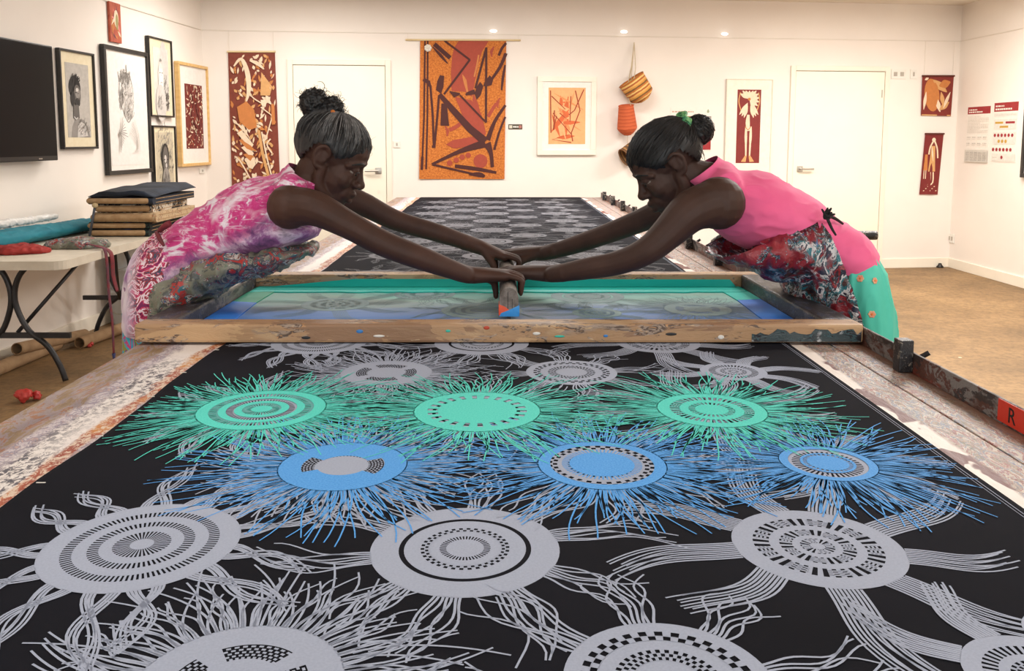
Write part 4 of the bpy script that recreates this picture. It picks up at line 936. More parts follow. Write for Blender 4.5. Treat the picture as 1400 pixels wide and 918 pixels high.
M_APL = splatter('apron_paint_green', [rgb(92, 96, 84), rgb(120, 120, 104), rgb(76, 80, 78), rgb(118, 70, 62)], [rgb(88, 108, 88), rgb(132, 128, 116), rgb(60, 64, 72), rgb(172, 54, 48), rgb(40, 96, 108), rgb(196, 190, 182), rgb(120, 66, 52), rgb(64, 100, 150)], 15, .5, (1, 1, 1), .38, 46, (0, .6, 0), .5, .006)
M_APR = splatter('apron_paint_red', [rgb(128, 34, 46), rgb(146, 44, 54), rgb(118, 30, 42)], [rgb(60, 42, 52), rgb(150, 46, 52), rgb(44, 50, 70), rgb(206, 204, 206), rgb(40, 110, 122), rgb(78, 48, 46), rgb(30, 34, 46), rgb(120, 128, 140), rgb(60, 100, 160)], 13, .52, (1, 1, 1), .34, 44, (0, -.6, 0), .6, .007)
def apron(P_, rings, cy, planes, mat, seed, extra=None):
    me = loft_cloth(rings, cy, .0065, extra); wrinkle(me, .016, 9, seed, (1.7, .7, .8), .004, 40); bisect(me, planes); return link_mesh('apron', me, P_, mat)
a0, a1 = at_y(200, 322, 2.46), at_y(440, 318, 2.46); t = (a1 - a0); nrm = Vector((t.z, 0, -t.x)).normalized()
apl = apron(PL, [(422, 340, .12, .020), (385, 348, .165, .038), (330, 357, .180, .055), (285, 374, .190, .080), (256, 398, .200, .092), (246, 428, .200, .085)], 2.65, [(at_y(215, 318, 2.46), Vector((.10, 0, -1)).normalized()), (at_y(222, 400, 2.65), Vector((1, 0, .18)).normalized())], M_APL, 3)
def tie_belt(P_, pts, r, mat, name='apron_tie'):
    return MB().tube(pts, r, 8, sub=4, rb=[x * .45 for x in r] if isinstance(r, list) else r * .45).build(name, mat, P_, True)
M_BELT = noisy('apron_string_red', rgb(126, 34, 44), rgb(96, 40, 48), 40, .7)
kb = MB()
for q in range(3): kb.tube([at_y(217 + q, 316, 2.49), at_y(226 + q * 3, 308 - q, 2.475), at_y(233 - q * 2, 303 + q * 3, 2.48)], [.006, .008, .005], 8, sub=3)
kb.tube([at_y(214, 318, 2.50), at_y(218, 326, 2.465), at_y(224, 336, 2.45)], [.006, .007, .004], 8, sub=3)
kb.build('apron_tie', M_BELT, PL, True)
# right: pink top, red apron, teal floral skirt
M_PINK = noisy('pink_cotton', rgb(238, 96, 146), rgb(244, 110, 158), 4, .8, .10, .0006, sheen=.1)
def shR(mb):
    mb.tube([at_y(994, 256, 2.53), at_y(985, 246, 2.65), at_y(982, 246, 2.77)], [.050, .062, .050], 16, hint=(0, 0, 1), rb=[.045, .055, .045], sub=3, round_caps=True)
    mb.tube([at_y(985, 258, 2.65), at_y(965, 240, 2.65), at_y(950, 226, 2.65)], [.11, .085, .078], 20, hint=(0, 1, 0), rb=[.075, .070, .066], round_caps=True)
me = loft_cloth([(1152, 360, .168, .098), (1140, 350, .165, .104), (1112, 334, .150, .106), (1066, 304, .156, .113), (1022, 284, .162, .119), (990, 266, .138, .088)], 2.65, extra=shR)
wrinkle(me, .006, 8, 12, (1, .5, 2.2)); bisect(me, [(at_y(951, 236, 2.65), Vector((.62, 0, -.78)).normalized())])
def carve(me, p1, p2):
    # the apron is tied over the top: the part of the top underneath it is left away
    bm = bmesh.new(); bm.from_mesh(me); kill = []
    for co_, no_ in (p1, p2): bmesh.ops.bisect_plane(bm, geom=bm.verts[:] + bm.edges[:] + bm.faces[:], plane_co=co_ + no_ * .014, plane_no=no_)
    for f_ in bm.faces:
        c_ = f_.calc_center_median()
        if (c_ - p1[0]).dot(p1[1]) > .014 and (c_ - p2[0]).dot(p2[1]) > .014 and c_.x > AX0: kill.append(f_)
    bmesh.ops.delete(bm, geom=kill, context='FACES'); bm.to_mesh(me); bm.free()
AX0 = at_y(1046, 330, 2.46).x
carve(me, (at_y(1128, 298, 2.46), Vector((.42, 0, -.92)).normalized()), (at_y(1131, 298, 2.46), Vector((-.94, 0, -.34)).normalized()))
link_mesh('pink_top', me, PR, M_PINK)
def buttR(mb): mb.ball(at_y(1168, 384, 2.57), (.080, .10, .10), 18); mb.ball(at_y(1168, 384, 2.73), (.080, .10, .10), 18)
me = loft_cloth([(1152, 372, .176, .108), (1160, 410, .186, .112), (1163, 470, .200, .115), (1166, 560, .21, .118), (1168, 640, .22, .12)], 2.65, extra=buttR); wrinkle(me, .010, 7, 21, (2.0, 1.4, .35)); bisect(me, [(Vector((0, 0, .34)), Vector((0, 0, 1)))])
skr = link_mesh('teal_skirt', me, PR, noisy('teal_cotton', rgb(74, 196, 172), rgb(92, 208, 186), 5, .8, .08, .0006))
def flower(px, py, s):
    c = BVH_R(px, py)
    if c is None: return
    p, n = c; u = n.cross(Vector((0, 0, 1))).normalized(); v = n.cross(u); mb = MB()
    for k in range(6):
        a = k * pi / 3; mb.ball(p + (u * cos(a) + v * sin(a)) * s * .6 + n * .0008, (s * .42, s * .42, s * .42), 8, R=Matrix((u, v, n * .12)).transposed())
    fo = mb.build('printed_flower', MATS.get('flower_pink') or noisy('flower_pink', rgb(238, 190, 150), rgb(232, 150, 120), 60, .8), PR, True)
    MB().ball(p + n * .0016, (s * .35,) * 3, 8, R=Matrix((u, v, n * .12)).transposed()).build('flower_centre', MATS.get('flower_mid') or noisy('flower_mid', rgb(226, 110, 60), rgb(236, 140, 70), 60, .8), fo, True)
from mathutils.bvhtree import BVHTree
def make_bvh(o):
    M = WM[o.parent.name]; me = o.data; return BVHTree.FromPolygons([M @ v.co for v in me.vertices], [tuple(p.vertices) for p in me.polygons])
_bv = make_bvh(skr)
def BVH_R(px, py):
    h = _bv.ray_cast(CAM, ray(px, py).normalized()); return None if h[0] is None else (h[0], h[1] if h[1].dot(ray(px, py)) < 0 else -h[1])
for a in ((1176, 381, .011), (1196, 384, .010), (1192, 430, .011), (1186, 356, .009)): flower(*a)
apr = apron(PR, [(956, 327, .12, .020), (1000, 338, .172, .046), (1050, 338, .186, .090), (1098, 337, .192, .138), (1130, 360, .198, .150), (1143, 408, .202, .128), (1146, 445, .202, .112)], 2.65,
            [(at_y(1128, 298, 2.46), Vector((.42, 0, -.92)).normalized()), (at_y(1131, 298, 2.46), Vector((-.94, 0, -.34)).normalized())], M_APR, 6)
kn = MB(); kc = at_y(1129, 294, 2.49); rng = random.Random(3)
for i in range(9): kn.tube([kc + Vector((rng.uniform(-.008, .008), -.005, rng.uniform(-.008, .008))), kc + Vector((rng.uniform(-.016, .02), -.012, rng.uniform(-.014, .022)))], [.006, .003], 6, round_caps=True)
kn.tube([kc, at_y(1137, 312, 2.465), at_y(1143, 322, 2.46)], [.005, .004, .003], 6, sub=3); kn.tube([kc, at_y(1142, 299, 2.52), at_y(1152, 306, 2.56)], [.005, .005, .004], 6, sub=3)
kn.build('apron_tie', noisy('apron_string_black', rgb(22, 20, 22), rgb(36, 34, 36), 50, .8), PR, True)
# ------------------------------------------------------------------ wall-hung pictures, cloths and posters
def flat(name, c, c2=None, rough=.7): return MATS.get(name) or noisy(name, c, c2 or tuple(min(1, v * 1.12) for v in c), 30, rough, .03, .0005)
class Art:
    """flat print laid on a panel: coordinates run 0..1 across and up; every layer a hair proud of the last"""
    def __init__(s, M, w, h, z): s.mb = MB(M); s.w, s.h, s.z, s.mats, s.n = w, h, z, [], 0
    def _m(s, mat):
        if mat not in s.mats: s.mats.append(mat)
        s.mb.cur = s.mats.index(mat); s.n += 1; return s.z + s.n * .00006
    def T(s, p): return ((p[0] - .5) * s.w, (p[1] - .5) * s.h)
    def poly(s, mat, pts): z = s._m(mat); s.mb.poly([s.T(p) for p in pts], z)
    def rect(s, mat, x0, y0, x1, y1): s.poly(mat, [(x0, y0), (x1, y0), (x1, y1), (x0, y1)])
    def stroke(s, mat, pts, wd, sub=4):
        z = s._m(mat); P = [s.T(p) for p in pts]; W = wd if isinstance(wd, list) else [wd] * len(P)
        if sub > 1 and len(P) > 2: P = sp2(P, sub); W = spl1(W, sub)
        s.mb.ribbon(P, [x * s.w for x in W], z)
    def ell(s, mat, cx, cy, rx, ry, rot=0):
        z = s._m(mat); x, y = s.T((cx, cy)); s.mb.ell(x, y, rx * s.w, ry * s.h, rot, z)
    def leaf(s, mat, a, b, wd): s.stroke(mat, [a, ((a[0] + b[0]) / 2, (a[1] + b[1]) / 2), b], [wd * .15, wd, wd * .15], 5)
    def build(s, parent, name='print'): return s.mb.build(name, s.mats, parent, fix=False) if s.mats else None
def sub_M(M, dx=0, dy=0, dz=0): return M @ Matrix.Translation((dx, dy, dz))
def framed(plane, rc, fw, dep, fmat, mount, inner, label, draw=None, paper=None, wall_off=.004, group=None, lean=0.0, cat='picture'):
    u, z, w_, h_ = plane.rect(*rc); M = plane.mat(u, z, wall_off)
    if lean: M = M @ Matrix.Rotation(-lean, 4, 'X'); M = sub_M(M, 0, 0, sin(lean) * h_ * .5)
    e = empty('framed_picture', M, label, cat, group)
    for n_, (x0, x1, y0, y1) in enumerate(((-w_ / 2, w_ / 2, h_ / 2 - fw, h_ / 2), (-w_ / 2, w_ / 2, -h_ / 2, -h_ / 2 + fw), (-w_ / 2, -w_ / 2 + fw, -h_ / 2 + fw, h_ / 2 - fw), (w_ / 2 - fw, w_ / 2, -h_ / 2 + fw, h_ / 2 - fw))):
        MB(M).box(x0, x1, y0, y1, 0, dep, .003).build('frame_rail', fmat, e)
    MB(M).box(-w_ / 2 + fw * .9, w_ / 2 - fw * .9, -h_ / 2 + fw * .9, h_ / 2 - fw * .9, .002, dep * .55).build('mount', mount, e)
    if inner:
        x0, y0, x1, y1 = inner; pw, ph = (x1 - x0) * w_, (y1 - y0) * h_; Mi = sub_M(M, ((x0 + x1) / 2 - .5) * w_, ((y0 + y1) / 2 - .5) * h_, dep * .55)
        MB(Mi).box(-pw / 2, pw / 2, -ph / 2, ph / 2, 0, .0015).build('paper', paper, e)
        a = Art(Mi, pw, ph, .0016); draw(a); a.build(e)
    return e
FRB = noisy('frame_black', rgb(20, 18, 17), rgb(34, 30, 28), 14, .4, .04, .001); FRO = wood('frame_pine', rgb(214, 170, 104), rgb(228, 190, 128), 'z', 3, .5); FRW = noisy('frame_cream', rgb(238, 230, 214), rgb(243, 236, 221), 6, .5, .02)
MT1 = flat('mount_cream', rgb(226, 212, 178), rgb(232, 220, 190)); MT2 = flat('mount_white', rgb(236, 230, 222), rgb(241, 236, 229)); PGREY = flat('paper_grey', rgb(176, 170, 162), rgb(190, 184, 176)); PWH = flat('paper_white', rgb(232, 226, 220), rgb(238, 233, 228)); PTAN = flat('paper_tan', rgb(190, 178, 152), rgb(204, 192, 168))
G1, G2, G3, G4 = flat('charcoal_dark', rgb(44, 40, 38)), flat('charcoal_mid', rgb(98, 92, 87)), flat('charcoal_soft', rgb(142, 136, 130)), flat('charcoal_pale', rgb(200, 194, 188)); G0 = flat('charcoal_light', rgb(216, 209, 201))
def smudge(a, rng, cx, cy, rx, ry, mat, n, wd, ang=.8):
    for i in range(n):
        t = rng.uniform(0, 6.28); r = sqrt(rng.random()); x, y = cx + rx * r * cos(t), cy + ry * r * sin(t); l = rng.uniform(.03, .10); q = ang + rng.uniform(-.5, .5)
        a.stroke(mat, [(x, y), (x + l * .5 * cos(q) + .01, y + l * .4 * sin(q)), (x + l * cos(q), y + l * sin(q))], wd, 2)
def d_portrait(a):                                             # dark-haired bearded head turned to the right
    r = random.Random(1); a.poly(G3, [(.12, 0), (.18, .14), (.30, .24), (.46, .26), (.70, .24), (.88, .14), (.96, 0)]); a.poly(G4, [(.40, 0), (.44, .16), (.56, .22), (.74, .18), (.86, .02)])
    a.ell(G1, .36, .67, .26, .155); smudge(a, r, .35, .72, .22, .11, G1, 70, .02); a.ell(G2, .44, .58, .15, .135); a.ell(G3, .46, .60, .10, .075); a.ell(G4, .44, .645, .055, .025)
    a.ell(G1, .44, .475, .11, .06); a.ell(G1, .25, .52, .09, .10); a.poly(G2, [(.26, .44), (.48, .44), (.50, .26), (.24, .26)]); a.stroke(G1, [(.34, .60), (.40, .61), (.44, .595)], .018); a.stroke(G1, [(.47, .595), (.51, .60)], .018, 1); a.stroke(G2, [(.46, .59), (.49, .53), (.45, .515)], .014); a.stroke(G4, [(.26, .28), (.34, .25), (.42, .27)], .03)
    smudge(a, r, .6, .12, .3, .1, G2, 30, .012)
def d_oldman(a):                                               # loose pencil head
    r = random.Random(2); H = [(.28, .62), (.30, .76), (.42, .84), (.56, .83), (.64, .74), (.66, .60), (.62, .48), (.52, .40), (.44, .42), (.34, .52), (.28, .62)]
    a.stroke(G3, H, .016); smudge(a, r, .44, .76, .17, .07, G3, 50, .012, 1.3); smudge(a, r, .42, .78, .10, .05, G3, 20, .010, 1.3); smudge(a, r, .30, .60, .06, .10, G3, 26, .010, 1.4)
    a.stroke(G3, [(.40, .66), (.47, .675), (.52, .655)], .014); a.stroke(G3, [(.56, .66), (.61, .67)], .014, 1); a.ell(G2, .47, .645, .02, .012); a.ell(G2, .585, .645, .018, .011); a.stroke(G3, [(.53, .65), (.56, .58), (.52, .565)], .012)
    a.stroke(G2, [(.44, .50), (.51, .505), (.57, .495)], .014); smudge(a, r, .50, .46, .10, .05, G3, 26, .009); smudge(a, r, .46, .58, .14, .16, G4, 80, .012)
    for k in range(7): a.stroke(G3, [(.30 + .02 * k, .44 - .03 * k), (.24 - .01 * k, .30), (.20 + .02 * k, .12 + .02 * k)], .009); a.stroke(G4, [(.62 - .02 * k, .42 - .02 * k), (.72, .30 - .02 * k), (.76 - .03 * k, .12)], .009)
def d_beard(a):                                                # pale bearded bust in soft grey
    r = random.Random(3); a.ell(G4, .68, .62, .28, .5); smudge(a, r, .7, .3, .22, .25, G3, 60, .02); a.ell(G0, .44, .52, .18, .24); a.ell(PWH, .46, .54, .12, .14); a.stroke(G3, [(.40, .78), (.46, .82), (.52, .79)], .05); a.stroke(G2, [(.36, .60), (.43, .61)], .03, 1); a.stroke(G2, [(.50, .61), (.57, .60)], .03, 1); a.stroke(G3, [(.47, .58), (.49, .49), (.46, .48)], .02); a.ell(PWH, .46, .40, .13, .16); a.stroke(G3, [(.40, .44), (.47, .455), (.54, .44)], .02)
    a.ell(G4, .40, .12, .34, .3); smudge(a, r, .8, .14, .12, .14, G2, 50, .02); smudge(a, r, .3, .12, .2, .12, G3, 30, .014)
def d_boy(a):
    r = random.Random(4); smudge(a, r, .5, .75, .45, .4, G3, 90, .02, 1.0); smudge(a, r, .5, .3, .45, .4, G2, 60, .02, 1.2); a.ell(G1, .47, .56, .22, .24); a.ell(G2, .48, .48, .17, .27); a.ell(G4, .46, .52, .07, .07); a.stroke(G1, [(.34, .50), (.44, .51)], .03, 1); a.stroke(G1, [(.53, .51), (.62, .50)], .03, 1); a.ell(G4, .5, .40, .05, .04); a.stroke(G1, [(.42, .34), (.5, .345), (.58, .335)], .03); a.ell(G3, .48, .12, .22, .24); smudge(a, r, .48, .1, .2, .12, G2, 30, .02, 1.5)
RD1, RD2, RD3 = flat('print_maroon', rgb(112, 40, 34)), flat('print_rust', rgb(160, 70, 48)), flat('print_cream', rgb(228, 206, 178)); OC1, OC2 = flat('print_ochre', rgb(192, 120, 62)), flat('print_tan', rgb(206, 156, 100))
def d_redprint(a):
    r = random.Random(5)
    for i in range(150):
        x, y = r.uniform(.02, .98), r.uniform(.01, .99); q = r.uniform(0, 3.1); l = r.uniform(.05, .18)
        x2, y2 = min(.99, max(.01, x + l * cos(q))), min(.99, max(.01, y + l * .5 * sin(q))); a.leaf(RD3 if i % 3 else RD2, (x, y), (x2, y2), r.uniform(.02, .05))
    a.stroke(RD1, [(.3, .9), (.45, .7), (.3, .5), (.6, .3), (.4, .1)], .05); a.stroke(RD1, [(.7, .92), (.6, .65), (.75, .45), (.7, .2)], .05)
framed(LEFT, (78, 70, 126, 204), .016, .03, FRB, MT1, (.17, .12, .83, .87), 'thin black framed charcoal portrait of a bearded head with dark curly hair', d_portrait, PGREY, group='pictures on the left wall')
framed(LEFT, (139, 67, 200, 238), .032, .035, FRB, MT2, (.10, .07, .90, .94), 'largest black framed picture, a loose pencil sketch of an old man', d_oldman, PWH, group='pictures on the left wall')
framed(LEFT, (200, 53, 232, 160), .014, .03, FRB, MT1, (.20, .08, .84, .88), 'thin black framed pale grey drawing of a white-bearded bust', d_beard, flat('paper_pale', rgb(212, 205, 196)), group='pictures on the left wall')
framed(LEFT, (206, 172, 237, 262), .014, .03, FRB, MT1, (.14, .06, .88, .90), 'small black framed dark charcoal face above the folded cloth stack', d_boy, PTAN, group='pictures on the left wall')
framed(LEFT, (240, 88, 281, 227), .026, .04, FRO, MT2, (.22, .17, .80, .80), 'pine framed rust-red patterned print on a white mount', d_redprint, RD1, group='pictures on the left wall')
# small unframed canvas above
u, z, w_, h_ = LEFT.rect(147, 4, 162, 58); M = LEFT.mat(u, z, .002); e = empty('small_painting', M, 'small narrow unframed red and orange painting high on the wall', 'painting')
MB(M).box(-w_ / 2, w_ / 2, -h_ / 2, h_ / 2, 0, .018, .002).build('canvas', flat('canvas_red', rgb(166, 74, 52), rgb(188, 96, 70)), e); a = Art(M, w_, h_, .0182); r = random.Random(7)
for i in range(26): a.leaf((OC1, RD2, RD3, flat('print_plum', rgb(110, 52, 62)), flat('print_rose', rgb(214, 130, 130)))[i % 5], (r.uniform(.05, .9), r.uniform(.03, .93)), (r.uniform(.05, .95), r.uniform(.05, .97)) if i % 4 == 0 else (r.uniform(.3, .7), r.uniform(.4, .7)), .12)
a.ell(RD3, .55, .60, .2, .22); a.ell(flat('print_olive', rgb(150, 140, 90)), .6, .52, .12, .2); a.build(e)
# television
u, z, w_, h_ = LEFT.rect(0, 57, 75, 221, .09); h_ *= 1.0; tw = 1.12; u1 = u + w_ / 2; M = LEFT.mat(u1 - tw / 2, z, .05); e = empty('television', M, 'black flat television on a bracket fixed to the left wall', 'television')
MB(M).box(-tw / 2, tw / 2, -h_ / 2, h_ / 2, .0, .042, .006).build('bezel', M_BLACK, e)
MB(M).box(-tw / 2 + .012, tw / 2 - .012, -h_ / 2 + .03, h_ / 2 - .012, .042, .0432).build('screen', base_mat('tv_glass', (.006, .006, .007), .3, spec=.1), e)
MB(M).box(-.12, .12, -.12, .12, -.048, 0).build('bracket', M_BLACKM, e); lg = MB(sub_M(M, tw / 2 - .19, -h_ / 2 + .014, .0424)); lg.box(-.018, -.008, -.004, .004, 0, .0008); lg.box(-.004, .005, -.004, .004, 0, .0008); lg.box(.009, .017, -.004, .004, 0, .0008); lg.build('maker_mark', M_STEEL, e)

def cloth_panel(plane, corners, z_out, mat, name, label, rod=None, rod_ext=0, cords=True, group=None, ripple=.006, seed=0):
    """hanging cloth; corners in pixels: top-left, top-right, bottom-right, bottom-left"""
    q = [plane.uv(*c) for c in corners]; u = sum(p[0] for p in q) / 4; z = sum(p[1] for p in q) / 4; M = plane.mat(u, z, z_out); e = empty(name, M, label, 'wall hanging', group)
    loc = [(p[0] - u, p[1] - z) for p in q]; nx, ny = 16, 24
    def at(s, t, dz=0):
        x = (loc[0][0] * (1 - s) + loc[1][0] * s) * t + (loc[3][0] * (1 - s) + loc[2][0] * s) * (1 - t); y = (loc[0][1] * (1 - s) + loc[1][1] * s) * t + (loc[3][1] * (1 - s) + loc[2][1] * s) * (1 - t)
        return (x, y, dz + ripple * (1 - t) * sin(s * 7 + seed) * .8)
    for back, dz in ((0, .0),):
        mb = MB(M); vs = [at(i / nx, j / ny, dz) for j in range(ny + 1) for i in range(nx + 1)]; n1 = len(vs); vs += [(p[0], p[1], p[2] - .002) for p in vs]
        fs = []
        for j in range(ny):
            for i in range(nx): a = j * (nx + 1) + i; fs += [(a, a + 1, a + nx + 2, a + nx + 1), (n1 + a, n1 + a + nx + 1, n1 + a + nx + 2, n1 + a + 1)]
        mb.add(vs, fs); mb.build('cloth', mat, e)
    if rod:
        mr = MB(M); x0, x1 = loc[0][0] - rod_ext, loc[1][0] + rod_ext; mr.tube([(x0, loc[0][1], .004), (x1, loc[1][1], .004)], .009, 10); mr.build('hanging_rod', rod, e, 'auto')
        if cords:
            for x, y in ((x0 + .02, loc[0][1]), (x1 - .02, loc[1][1])): MB(M).tube([(x, y, .004), (x, RZ - z, .0)], .0016, 6).build('hanging_cord', M_RAIL, e)
    w_ = (abs(loc[1][0] - loc[0][0]) + abs(loc[2][0] - loc[3][0])) / 2; h_ = loc[0][1] - loc[3][1]
    class WArt(Art):
        def T(s, p): x, y, _ = at(p[0], p[1]); return (x, y)
    art = WArt(M, w_, h_, .0)
    old = art.mb.add
    def add2(vs, fs):                                          # lay the ink on the rippled cloth
        out = []
        for v in vs:
            t = (v[1] - loc[3][1]) / h_; s_ = (v[0] - loc[0][0]) / w_; out.append((v[0], v[1], v[2] + .0006 + max(0, ripple * (1 - t) * sin(s_ * 7 + seed) * .8)))
        return old(out, fs)
    art.mb.add = add2
    return e, art
RODM = wood('rod_wood', rgb(214, 190, 140), rgb(228, 208, 164), 'x', 3, .5)
# patterned brown hanging beside the first door
r = random.Random(11)
e, a = cloth_panel(BACK, [(312, 71), (376, 71), (384, 268), (318, 268)], .012, flat('cloth_brown', rgb(118, 50, 34), rgb(128, 58, 40)), 'textile_hanging', 'tall narrow brown and cream figured cloth hanging behind the tie-dye top', RODM, .008, seed=1)
for i in range(230):
    x, y = r.uniform(.04, .94), r.uniform(.02, .96); q = r.choice((.8, 1.2, 2.2, 2.6, 1.6)) + r.uniform(-.3, .3); l = r.uniform(.06, .16)
    a.leaf((RD3, OC2, RD3, OC1)[i % 4], (x, y), (min(.97, max(.03, x + l * cos(q))), min(.98, max(.02, y + l * .38 * sin(q)))), r.uniform(.03, .07))
a.stroke(RD3, [(.12, .90), (.28, .95), (.40, .86), (.42, .74), (.36, .66)], [.03, .07, .10, .09, .03]); a.stroke(RD3, [(.46, .94), (.62, .92), (.76, .88)], [.03, .08, .02]); a.stroke(RD3, [(.42, .72), (.52, .68), (.72, .64)], .025)
a.poly(OC2, [(.70, .86), (.92, .76), (.86, .70), (.66, .70)]); a.poly(RD3, [(.76, .82), (.88, .75), (.80, .71)]); a.poly(RD3, [(.66, .67), (.80, .67), (.76, .62), (.68, .63)])
a.poly(OC1, [(.16, .62), (.36, .66), (.52, .60), (.56, .48), (.40, .46), (.20, .52)]); a.poly(RD3, [(.26, .60), (.44, .58), (.48, .50), (.40, .44), (.30, .50)]); a.poly(RD3, [(.10, .52), (.30, .48), (.44, .38), (.36, .42)])
for k in range(5): a.poly(OC1 if k % 2 else RD3, [(.14 + .04 * k, .44 - .05 * k), (.24 + .05 * k, .46 - .05 * k), (.48, .36 - .03 * k), (.42, .33 - .03 * k)])
a.poly(RD3, [(.32, .27), (.50, .27), (.50, .22), (.44, .19), (.36, .20), (.32, .23)]); a.stroke(OC2, [(.60, .46), (.66, .30), (.78, .12)], .06, 1); a.stroke(RD3, [(.66, .45), (.74, .28), (.86, .10)], .03, 1); a.stroke(RD3, [(.08, .28), (.20, .24), (.42, .10)], .03); a.stroke(RD3, [(.66, .62), (.90, .56), (.76, .42)], .025, 1); a.stroke(RD3, [(.84, .40), (.76, .36), (.86, .30)], .03); a.rect(OC1, .88, .50, .95, .64); a.build(e)
# large orange hanging on its pole
def orange_cloth():
    m = base_mat('cloth_orange', rgb(196, 112, 44), .85); nt = NT(m); n = ntex(nt, coords(nt), 60, 4, .75); nt.link(ramp(nt, n.outputs[0], [(.38, rgb(168, 88, 34)), (.5, rgb(198, 114, 46)), (.62, rgb(212, 134, 62))]), nt.n['Principled BSDF'].inputs['Base Color']); return m
e, a = cloth_panel(BACK, [(574.5, 55), (692, 55), (689.5, 245), (573, 245)], .012, orange_cloth(), 'textile_hanging', 'wide orange cloth printed with dark angular limbs, hung on a pale pole', RODM, .14, seed=2, ripple=.004)
def C(*p): return [((x - 62) / 513, 1 - (y - 42) / 836) for x, y in p]
RUST, DK = flat('ink_rust', rgb(160, 66, 46)), flat('ink_darkbrown', rgb(70, 26, 22))
a.poly(RUST, C((262, 90), (290, 46), (470, 46), (430, 110), (405, 190), (395, 260), (372, 380), (330, 350), (250, 345), (245, 230), (252, 140))); a.stroke(OC1, C((340, 170), (325, 250), (345, 350)), [.03, .045, .02]); a.stroke(OC1, C((410, 130), (400, 190), (385, 260)), .018)
a.poly(RUST, C((270, 380), (370, 400), (430, 480), (460, 600), (440, 630), (380, 620), (330, 520))); a.poly(RUST, C((380, 360), (410, 420), (430, 500), (400, 480), (375, 400))); a.poly(RUST, C((218, 668), (262, 640), (380, 620), (420, 650), (350, 680), (270, 692)))
a.stroke(RUST, C((330, 520), (280, 560), (240, 580)), .045); a.stroke(RUST, C((470, 500), (500, 450), (520, 420)), .04)
for x0, y0, dx in ((235, 585, -1), (520, 415, 1), (480, 110, 1)):
    for k in range(5): a.stroke(RUST, C((x0, y0), (x0 + dx * (22 - 3 * k), y0 - 28 + 15 * k)), .018, 1)
a.ell(RUST, *C((428, 768))[0], .083, .051)
for x, y in ((243, 780), (283, 762), (318, 744), (354, 733)): a.ell(RUST, *C((x, y))[0], .032, .020)
def S(w_, *p, sub=1): a.stroke(DK, C(*p), w_, sub)
S(.020, (90, 46), (88, 500), (80, 760)); S(.020, (106, 46), (108, 500), (103, 818)); S(.03, (80, 740), (77, 822)); S([.04, .05, .02], (82, 275), (112, 292), (128, 330)); S(.026, (124, 310), (140, 500), (148, 686)); S(.026, (150, 686), (165, 520), (176, 370)); S(.03, (136, 680), (158, 680))
S(.05, (145, 66), (240, 148), sub=1); S([.01, .035, .01], (135, 82), (185, 135), (225, 182), sub=4); S(.024, (205, 46), (358, 160)); S(.024, (358, 158), (205, 365)); a.poly(DK, C((157, 340), (165, 285), (180, 250), (205, 255), (202, 320), (188, 362), (172, 350)))
S([.05, .075, .085, .10], (178, 365), (270, 470), (360, 570), (455, 650)); a.poly(DK, C((190, 420), (222, 420), (238, 555), (186, 553))); S([.10, .05, .03], (455, 660), (300, 710), (138, 788), sub=4); S(.024, (138, 788), (380, 845)); S([.02, .06, .03], (360, 848), (420, 850), (455, 862), sub=4); S([.04, .045, .03], (275, 798), (400, 815), (525, 838), sub=4)
S([.10, .05, .04], (465, 660), (490, 720), (500, 805), sub=4); S([.06, .04, .03], (470, 640), (510, 530), (575, 430), sub=4); S([.03, .025, .025], (510, 700), (540, 590), (575, 500), sub=4); S(.026, (455, 85), (458, 535)); S(.022, (460, 535), (300, 370)); S(.026, (455, 90), (392, 330)); a.poly(DK, C((420, 290), (440, 315), (425, 370), (400, 398), (388, 360), (400, 320))); a.stroke(DK, C((390, 350), (350, 360), (335, 370)), [.06, .04, .02])
for k in range(4): S(.02, (300, 362), (238 + k * 8, 350 + 10 * k))
a.poly(DK, C((440, 315), (450, 285), (478, 250), (498, 280), (490, 310), (460, 318))); S([.03, .035, .04], (490, 275), (540, 200), (574, 120), sub=4); S(.03, (530, 135), (550, 90), (574, 60), sub=4); S([.02, .03, .02], (570, 190), (558, 260), (550, 340), sub=4)
a.build(e)
p = BACK.mat(*BACK.uv(585, 66), .016)
rs = MB(p)
for k in range(7): rs.ball((.022 * cos(k * .9), .022 * sin(k * .9), .006), (.016, .016, .008), 8)
rs.ball((0, 0, .010), (.012, .012, .010), 8); rs.build('paper_rosette', flat('rosette_white', rgb(222, 214, 202)), e, True)
# cream framed print
def d_orange(a):
    r = random.Random(9); cc = [flat('wash_a', rgb(226, 140, 84)), flat('wash_b', rgb(206, 98, 52)), flat('wash_c', rgb(236, 170, 116)), flat('wash_d', rgb(150, 58, 32))]
    for i in range(26): a.leaf(cc[i % 3], (r.uniform(.05, .6), r.uniform(.03, .95)), (r.uniform(.3, .95), r.uniform(.05, .97)), r.uniform(.05, .13))
    for pts in ([(.08, .85), (.45, .62), (.12, .55), (.62, .18), (.10, .08), (.62, .03)], [(.05, .95), (.07, .2)], [(.60, .85), (.58, .4), (.30, .55)], [(.95, .97), (.70, .60), (.55, .52)], [(.72, .95), (.85, .6), (.62, .2), (.66, .05)], [(.16, .6), (.14, .25), (.22, .5)]): a.stroke(cc[3], pts, .028, 1)
framed(BACK, (734, 105, 814, 212), .05, .03, FRW, MT2, (.19, .14, .82, .86), 'cream framed orange and rust abstract print beside the hanging baskets', d_orange, flat('wash_c', rgb(236, 170, 116)))
